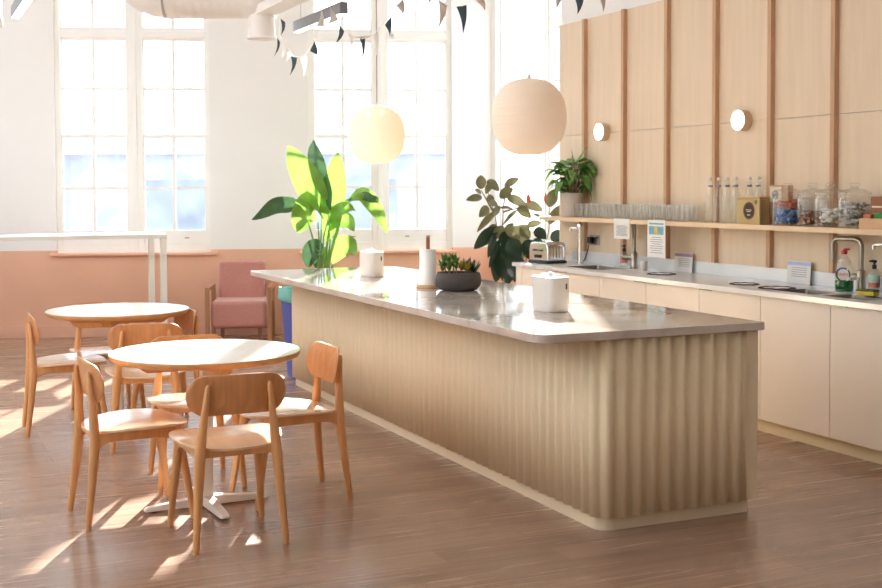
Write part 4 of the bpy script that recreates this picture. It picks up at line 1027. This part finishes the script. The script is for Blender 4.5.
t = thing('potted_plant', 'bushy green plant in a pale grey pot at the far end of the shelf', 'plant', (5.322, 9.025, S1))
g = MB(); g.lathe([(0.085, 0.0), (0.09, 0.004), (0.106, 0.19), (0.106, 0.205), (0.098, 0.205), (0.096, 0.17)], 40); g.build('pot', 'potgrey', t, smooth=50)
g = MB(); g.lathe([(0.097, 0.165), (0.02, 0.18)], 30); g.build('soil', 'soil', t)
rnd = random.Random(8); ga = MB(); gs = MB()
for i in range(64):
    a = rnd.random() * 2 * PI; rr0 = rnd.uniform(0.0, 0.13); h = rnd.uniform(0.19, 0.42) if i < 48 else rnd.uniform(0.36, 0.47)
    b = V((rr0 * math.cos(a) * 0.75, rr0 * math.sin(a) * 1.25, h)); l = rnd.uniform(0.13, 0.20); dr = rnd.uniform(-0.05, 0.09) if h > .3 else rnd.uniform(0.02, 0.12)
    d = V((math.cos(a) * 0.8, math.sin(a) * 1.3, 0))
    tip = b + d * l * 0.9 - V((0, 0, dr)); mid = b + d * l * 0.5 + V((0, 0, 0.02))
    for q in (tip, mid, b): q.x = min(q.x, 0.075)
    ga.leaf([b, mid, tip], 0.039, V((-math.sin(a), math.cos(a), rnd.uniform(-.5, .5))), 0.2, n=7)
    if i % 5 == 0: gs.tube([(0.02 * math.cos(a), 0.02 * math.sin(a), 0.17), (b.x * .6, b.y * .6, h * .7), tuple(b)], [0.005, 0.004, 0.003], 6)
for tip in ((0.03, -0.20, 0.60), (0.0, 0.02, 0.585)):
    b = V((0.01, -0.02, 0.44)); ga.leaf([b, (b + V(tip)) / 2, V(tip)], 0.013, V((0, .6, .8)), 0.2, n=6)
gs.tube([(0, 0, .17), (0.005, -0.01, .30), (0.01, -0.02, .46), (0.0, 0.015, .52)], [0.006, 0.005, 0.004, 0.003], 6)
gs.build('stems', 'rubstem', t, smooth=70); ga.build('foliage', 'pothos', t, smooth=80)

# ------------------------------------------------------------------ lamps, ducts, bunting
def pendant(y, lab):
    t = thing('pendant_lamp', lab, 'pendant lamp', (3.10, y, 1.906), 0, 'paper globe pendants over the island')
    g = MB(); pr = []
    n = 110
    for i in range(n + 1):
        a = PI * (0.055 + 0.89 * i / n); s, c = math.sin(a), math.cos(a)
        r = 0.200 * s ** 0.74 * (1 + 0.004 * math.cos(2 * PI * i / 4)); pr.append((r, -0.203 * math.copysign(abs(c) ** 0.96, c)))
    g.lathe(pr, 64, caps=False); g.build('shade', 'lamp', t, smooth=75)
    g = MB(); g.lathe([(0.044, 0.199), (0.042, 0.203), (0.012, 0.206), (0.008, 0.225)], 24); g.build('cap', 'whitemetal', t)
    g = MB(); g.tube([(0, 0, 0.22), (0, 0, CEIL - 1.906)], 0.0028, 8); g.build('cord', 'cord', t)
    g = MB(); g.ball((0, 0, 0.075), 0.030, 16); g.tube([(0, 0, 0.09), (0, 0, 0.2)], 0.014, 10); g.build('bulb', 'whiteplastic', t)
for y in (5.713, 7.946):
    l = bpy.data.lights.new('pendant_bulb', 'POINT'); l.energy = 0.35; l.color = (1.0, 0.80, 0.60); l.shadow_soft_size = 0.04
    o = bpy.data.objects.new('pendant_bulb', l); COL.objects.link(o); o.location = (3.10, y, 1.865)
pendant(5.713, 'peach-coloured paper globe pendant over the front half of the island')
pendant(7.946, 'white paper globe pendant over the far half of the island')

for y, lab in ((8.690, 'small round lit wall lamp by the shelf plant'), (6.862, 'small round lit wall lamp above the glass bottles')):
    t = thing('wall_lamp', lab, 'wall lamp', (5.4445, y, 1.995), 0, 'round wall lamps')
    g = MB(); g.lathe([(0.070, 0.0), (0.073, -0.004), (0.073, -0.062), (0.070, -0.066)], 36, axis='X'); g.build('body', 'lampcap', t)
    g = MB(); g.lathe([(0.070, -0.0662), (0.069, -0.072), (0.05, -0.075)], 36, axis='X'); g.build('diffuser', 'disc', t, smooth=70)

def luminaire(x, y0, y1, z, lab):
    t = thing('linear_light', lab, 'ceiling light', (x, (y0 + y1) / 2, z), 0, 'suspended linear lights')
    h = (y1 - y0) / 2
    g = MB(); g.box((-.03, -h, 0.0), (.03, h, .085)); g.build('housing', 'lumgrey', t, bevel=0.002)
    g = MB(); g.box((-.026, -h + .004, -.003), (.026, h - .004, -.0003)); g.build('diffuser', 'led', t, smooth=0)
    for s in (-1, 1):
        g = MB(); g.tube([(0, s * h * .8, .085), (0, s * h * .8, CEIL - z)], 0.002, 6); g.build('suspension_wire', 'nickel', t)
luminaire(3.01, 8.36, 9.50, 2.80, 'grey suspended strip light among the bunting flags')
luminaire(0.845, 5.60, 9.52, 2.80, 'suspended strip light cut by the top left picture edge')

t = thing('ventilation_duct', 'large cream spiral duct with a drop outlet under the ceiling', 'duct', (0, 0, 0))
A, B = V((2.10, 10.10, 3.19)), V((2.90, 9.74, 3.19)); ax = (B - A).normalized()
pts = []; rad = []
for i in range(7):
    a = PI / 2 * (1 - i / 6); pts.append(A - ax * (0.27 * math.sin(a)) + V((0, 0, 0.27 * (1 - math.cos(a)) + 0.0)))
    rad.append(0.25)
pts = [pts[0] + V((0, 0, 0.85))] + pts; rad = [0.25] + rad
g = MB(); g.tube(pts, rad, 32); g.build('elbow', 'duct', t, smooth=50)
pts = []; rad = []; n = 48
for i in range(n + 1):
    pts.append(A + (B - A) * (i / n)); rad.append(0.2515 + (0.004 if i % 4 == 0 else 0))
g = MB(); g.tube(pts, rad, 40); g.build('spiral_duct', 'duct', t, smooth=25)
g = MB(); g.lathe([(0.116, 2.765), (0.119, 2.77), (0.119, 2.79), (0.112, 2.80), (0.108, 3.0), (0.108, 3.19)], 32, (2.795, 9.775, 0)); g.build('drop_outlet', 'duct', t, smooth=50)
g = MB(); g.box((2.72, 6.6, 2.955), (2.90, 9.72, 3.03)); g.build('flat_branch', 'duct', t, bevel=0.006)
for q in ((2.2, 10.05), (2.65, 9.85)):
    g = MB(); g.tube([(q[0], q[1], 3.42), (q[0], q[1], CEIL)], 0.004, 6); g.build('hanger', 'nickel', t)
t = thing('duct_outlet', 'pale cylindrical duct outlet cut by the left picture edge', 'duct', (0.690, 10.18, 2.815))
g = MB(); g.lathe([(0.118, 0.0), (0.122, 0.006), (0.122, 0.07), (0.114, 0.08), (0.112, CEIL - 2.815)], 32); g.build('pipe', 'duct', t, smooth=50)

t = thing('bunting', 'triangular felt bunting in slate, white and blush strung under the ducts', 'bunting', (0, 0, 0))
g = MB(); g.tube([(2.80, 9.45, 2.952)] + STRING + [(4.4, 5.2, 2.85), (5.455, 5.0, 3.05)], 0.0022, 6); g.build('string', 'flagw', t)
FM = {'d': 'flagd', 'w': 'flagw', 'g': 'flagg', 'p': 'flagp'}
for a, b, c, k in FLAGS:
    a, b, c = V(a), V(b), V(c); g = MB()
    rg = []
    for i in range(7):
        u = i / 6; bow = VIEW * (0.018 * math.sin(PI * u)) + RIGHT * (0.010 * math.sin(PI * u))
        p, q = a.lerp(c, u) + bow, b.lerp(c, u) + bow
        m = (p + q) / 2 + VIEW * 0.012 * (1 - u)
        if i == 6: q = p + (b - a) * 0.03; m = (p + q) / 2
        rg.append([p, m, q])
    vs = [[g.bm.verts.new(p) for p in r] for r in rg]
    for r0, r1 in zip(vs, vs[1:]):
        for j in range(2): g.bm.faces.new((r0[j], r0[j + 1], r1[j + 1], r1[j]))
    g.build('flag', FM[k], t, smooth=80, solid=0.002)

# ------------------------------------------------------------------ light
w = bpy.data.worlds.new('sky'); SC.world = w; w.use_nodes = True
nt = w.node_tree; bg = nt.nodes['Background']
tc = nt.nodes.new('ShaderNodeTexCoord'); sp = nt.nodes.new('ShaderNodeSeparateXYZ'); nt.links.new(tc.outputs['Generated'], sp.inputs[0])
nt.links.new(ramp(nt, sp.outputs['Z'], [(0.0, (0.90, 0.95, 1.0, 1)), (0.6, (0.80, 0.90, 1.0, 1))]), bg.inputs['Color'])
bg.inputs['Strength'].default_value = SKY
el = math.radians(SUN_EL); d = V((-0.450 * math.cos(el), -0.893 * math.cos(el), -math.sin(el)))
sl = bpy.data.lights.new('sun', 'SUN'); sl.energy = SUN_E; sl.angle = math.radians(0.7); sl.color = (1.0, 0.95, 0.87)
so = bpy.data.objects.new('sun', sl); COL.objects.link(so); so.rotation_euler = d.to_track_quat('-Z', 'Y').to_euler(); so.location = (9, 22, 12)

def portal(name, loc, rot, s0, s1, n):
    """tells the renderer where the sky comes in"""
    l = bpy.data.lights.new(name, 'AREA'); l.shape = 'RECTANGLE'; l.size = s1 - s0; l.size_y = WZ1 - WZ0
    l.cycles.is_portal = True
    o = bpy.data.objects.new(name, l); COL.objects.link(o)
    m = Matrix.Translation(loc) @ Matrix.Rotation(rot, 4, 'Z') @ Matrix.Translation(((s0 + s1) / 2, n, (WZ0 + WZ1) / 2)) @ Matrix.Rotation(-PI / 2, 4, 'X')
    o.matrix_world = m
portal('window_light', BW_LOC, BW_ROT, -3.985, -2.415, 0.30)
portal('window_light', BW_LOC, BW_ROT, -1.405, 0.122, 0.30)
portal('window_light', EA_LOC, EA_ROT, -11.42, -9.70, 0.15)
for a, b in ADDED_ROOFLIGHTS:
    l = bpy.data.lights.new('window_light', 'AREA'); l.shape = 'RECTANGLE'; l.size = RX1 - RX0; l.size_y = b - a; l.cycles.is_portal = True
    o = bpy.data.objects.new('window_light', l); COL.objects.link(o); o.location = ((RX0 + RX1) / 2, (a + b) / 2, CEIL + 0.19)
for a, b in ADDED_LWIN: portal('window_light', LW_LOC, LW_ROT, a, b, 0.30)

# ------------------------------------------------------------------ camera
cam = bpy.data.cameras.new('camera'); co = bpy.data.objects.new('camera', cam); COL.objects.link(co)
F = 1209.85; pitch, roll, psi, H = 0.0382, 0.0035, 0.4244, 1.5246
cam.sensor_fit = 'HORIZONTAL'; cam.sensor_width = 36.0; cam.lens = 36.0 * F / 882.0
cam.shift_y = -(294.0 - 234.95) / 882.0
cp, sp_ = math.cos(pitch), math.sin(pitch); c, s = math.cos(psi), math.sin(psi)
tw = lambda v: V((c * v[0] + s * v[1], -s * v[0] + c * v[1], v[2]))
fw, up, rt = tw((0, cp, -sp_)), tw((0, sp_, cp)), tw((1, 0, 0))
cr, sr = math.cos(roll), math.sin(roll)
X = rt * cr - up * sr; Y = rt * sr + up * cr; Z = -fw
co.matrix_world = Matrix(((X.x, Y.x, Z.x, 0), (X.y, Y.y, Z.y, 0), (X.z, Y.z, Z.z, H), (0, 0, 0, 1)))
cam.clip_end = 300
cam.dof.use_dof = True; cam.dof.focus_distance = 5.6; cam.dof.aperture_fstop = 7.0
SC.camera = co

SC.view_settings.view_transform = 'Standard'; SC.view_settings.look = 'None'
SC.view_settings.exposure = EXPOSURE; SC.view_settings.gamma = 1.0
SC.view_settings.use_curve_mapping = False
cy = SC.cycles
cy.use_denoising = True
cy.max_bounces = 14; cy.diffuse_bounces = 7; cy.glossy_bounces = 5; cy.transparent_max_bounces = 24; cy.transmission_bounces = 6
cy.caustics_reflective = False; cy.caustics_refractive = False; cy.sample_clamp_indirect = 8.0
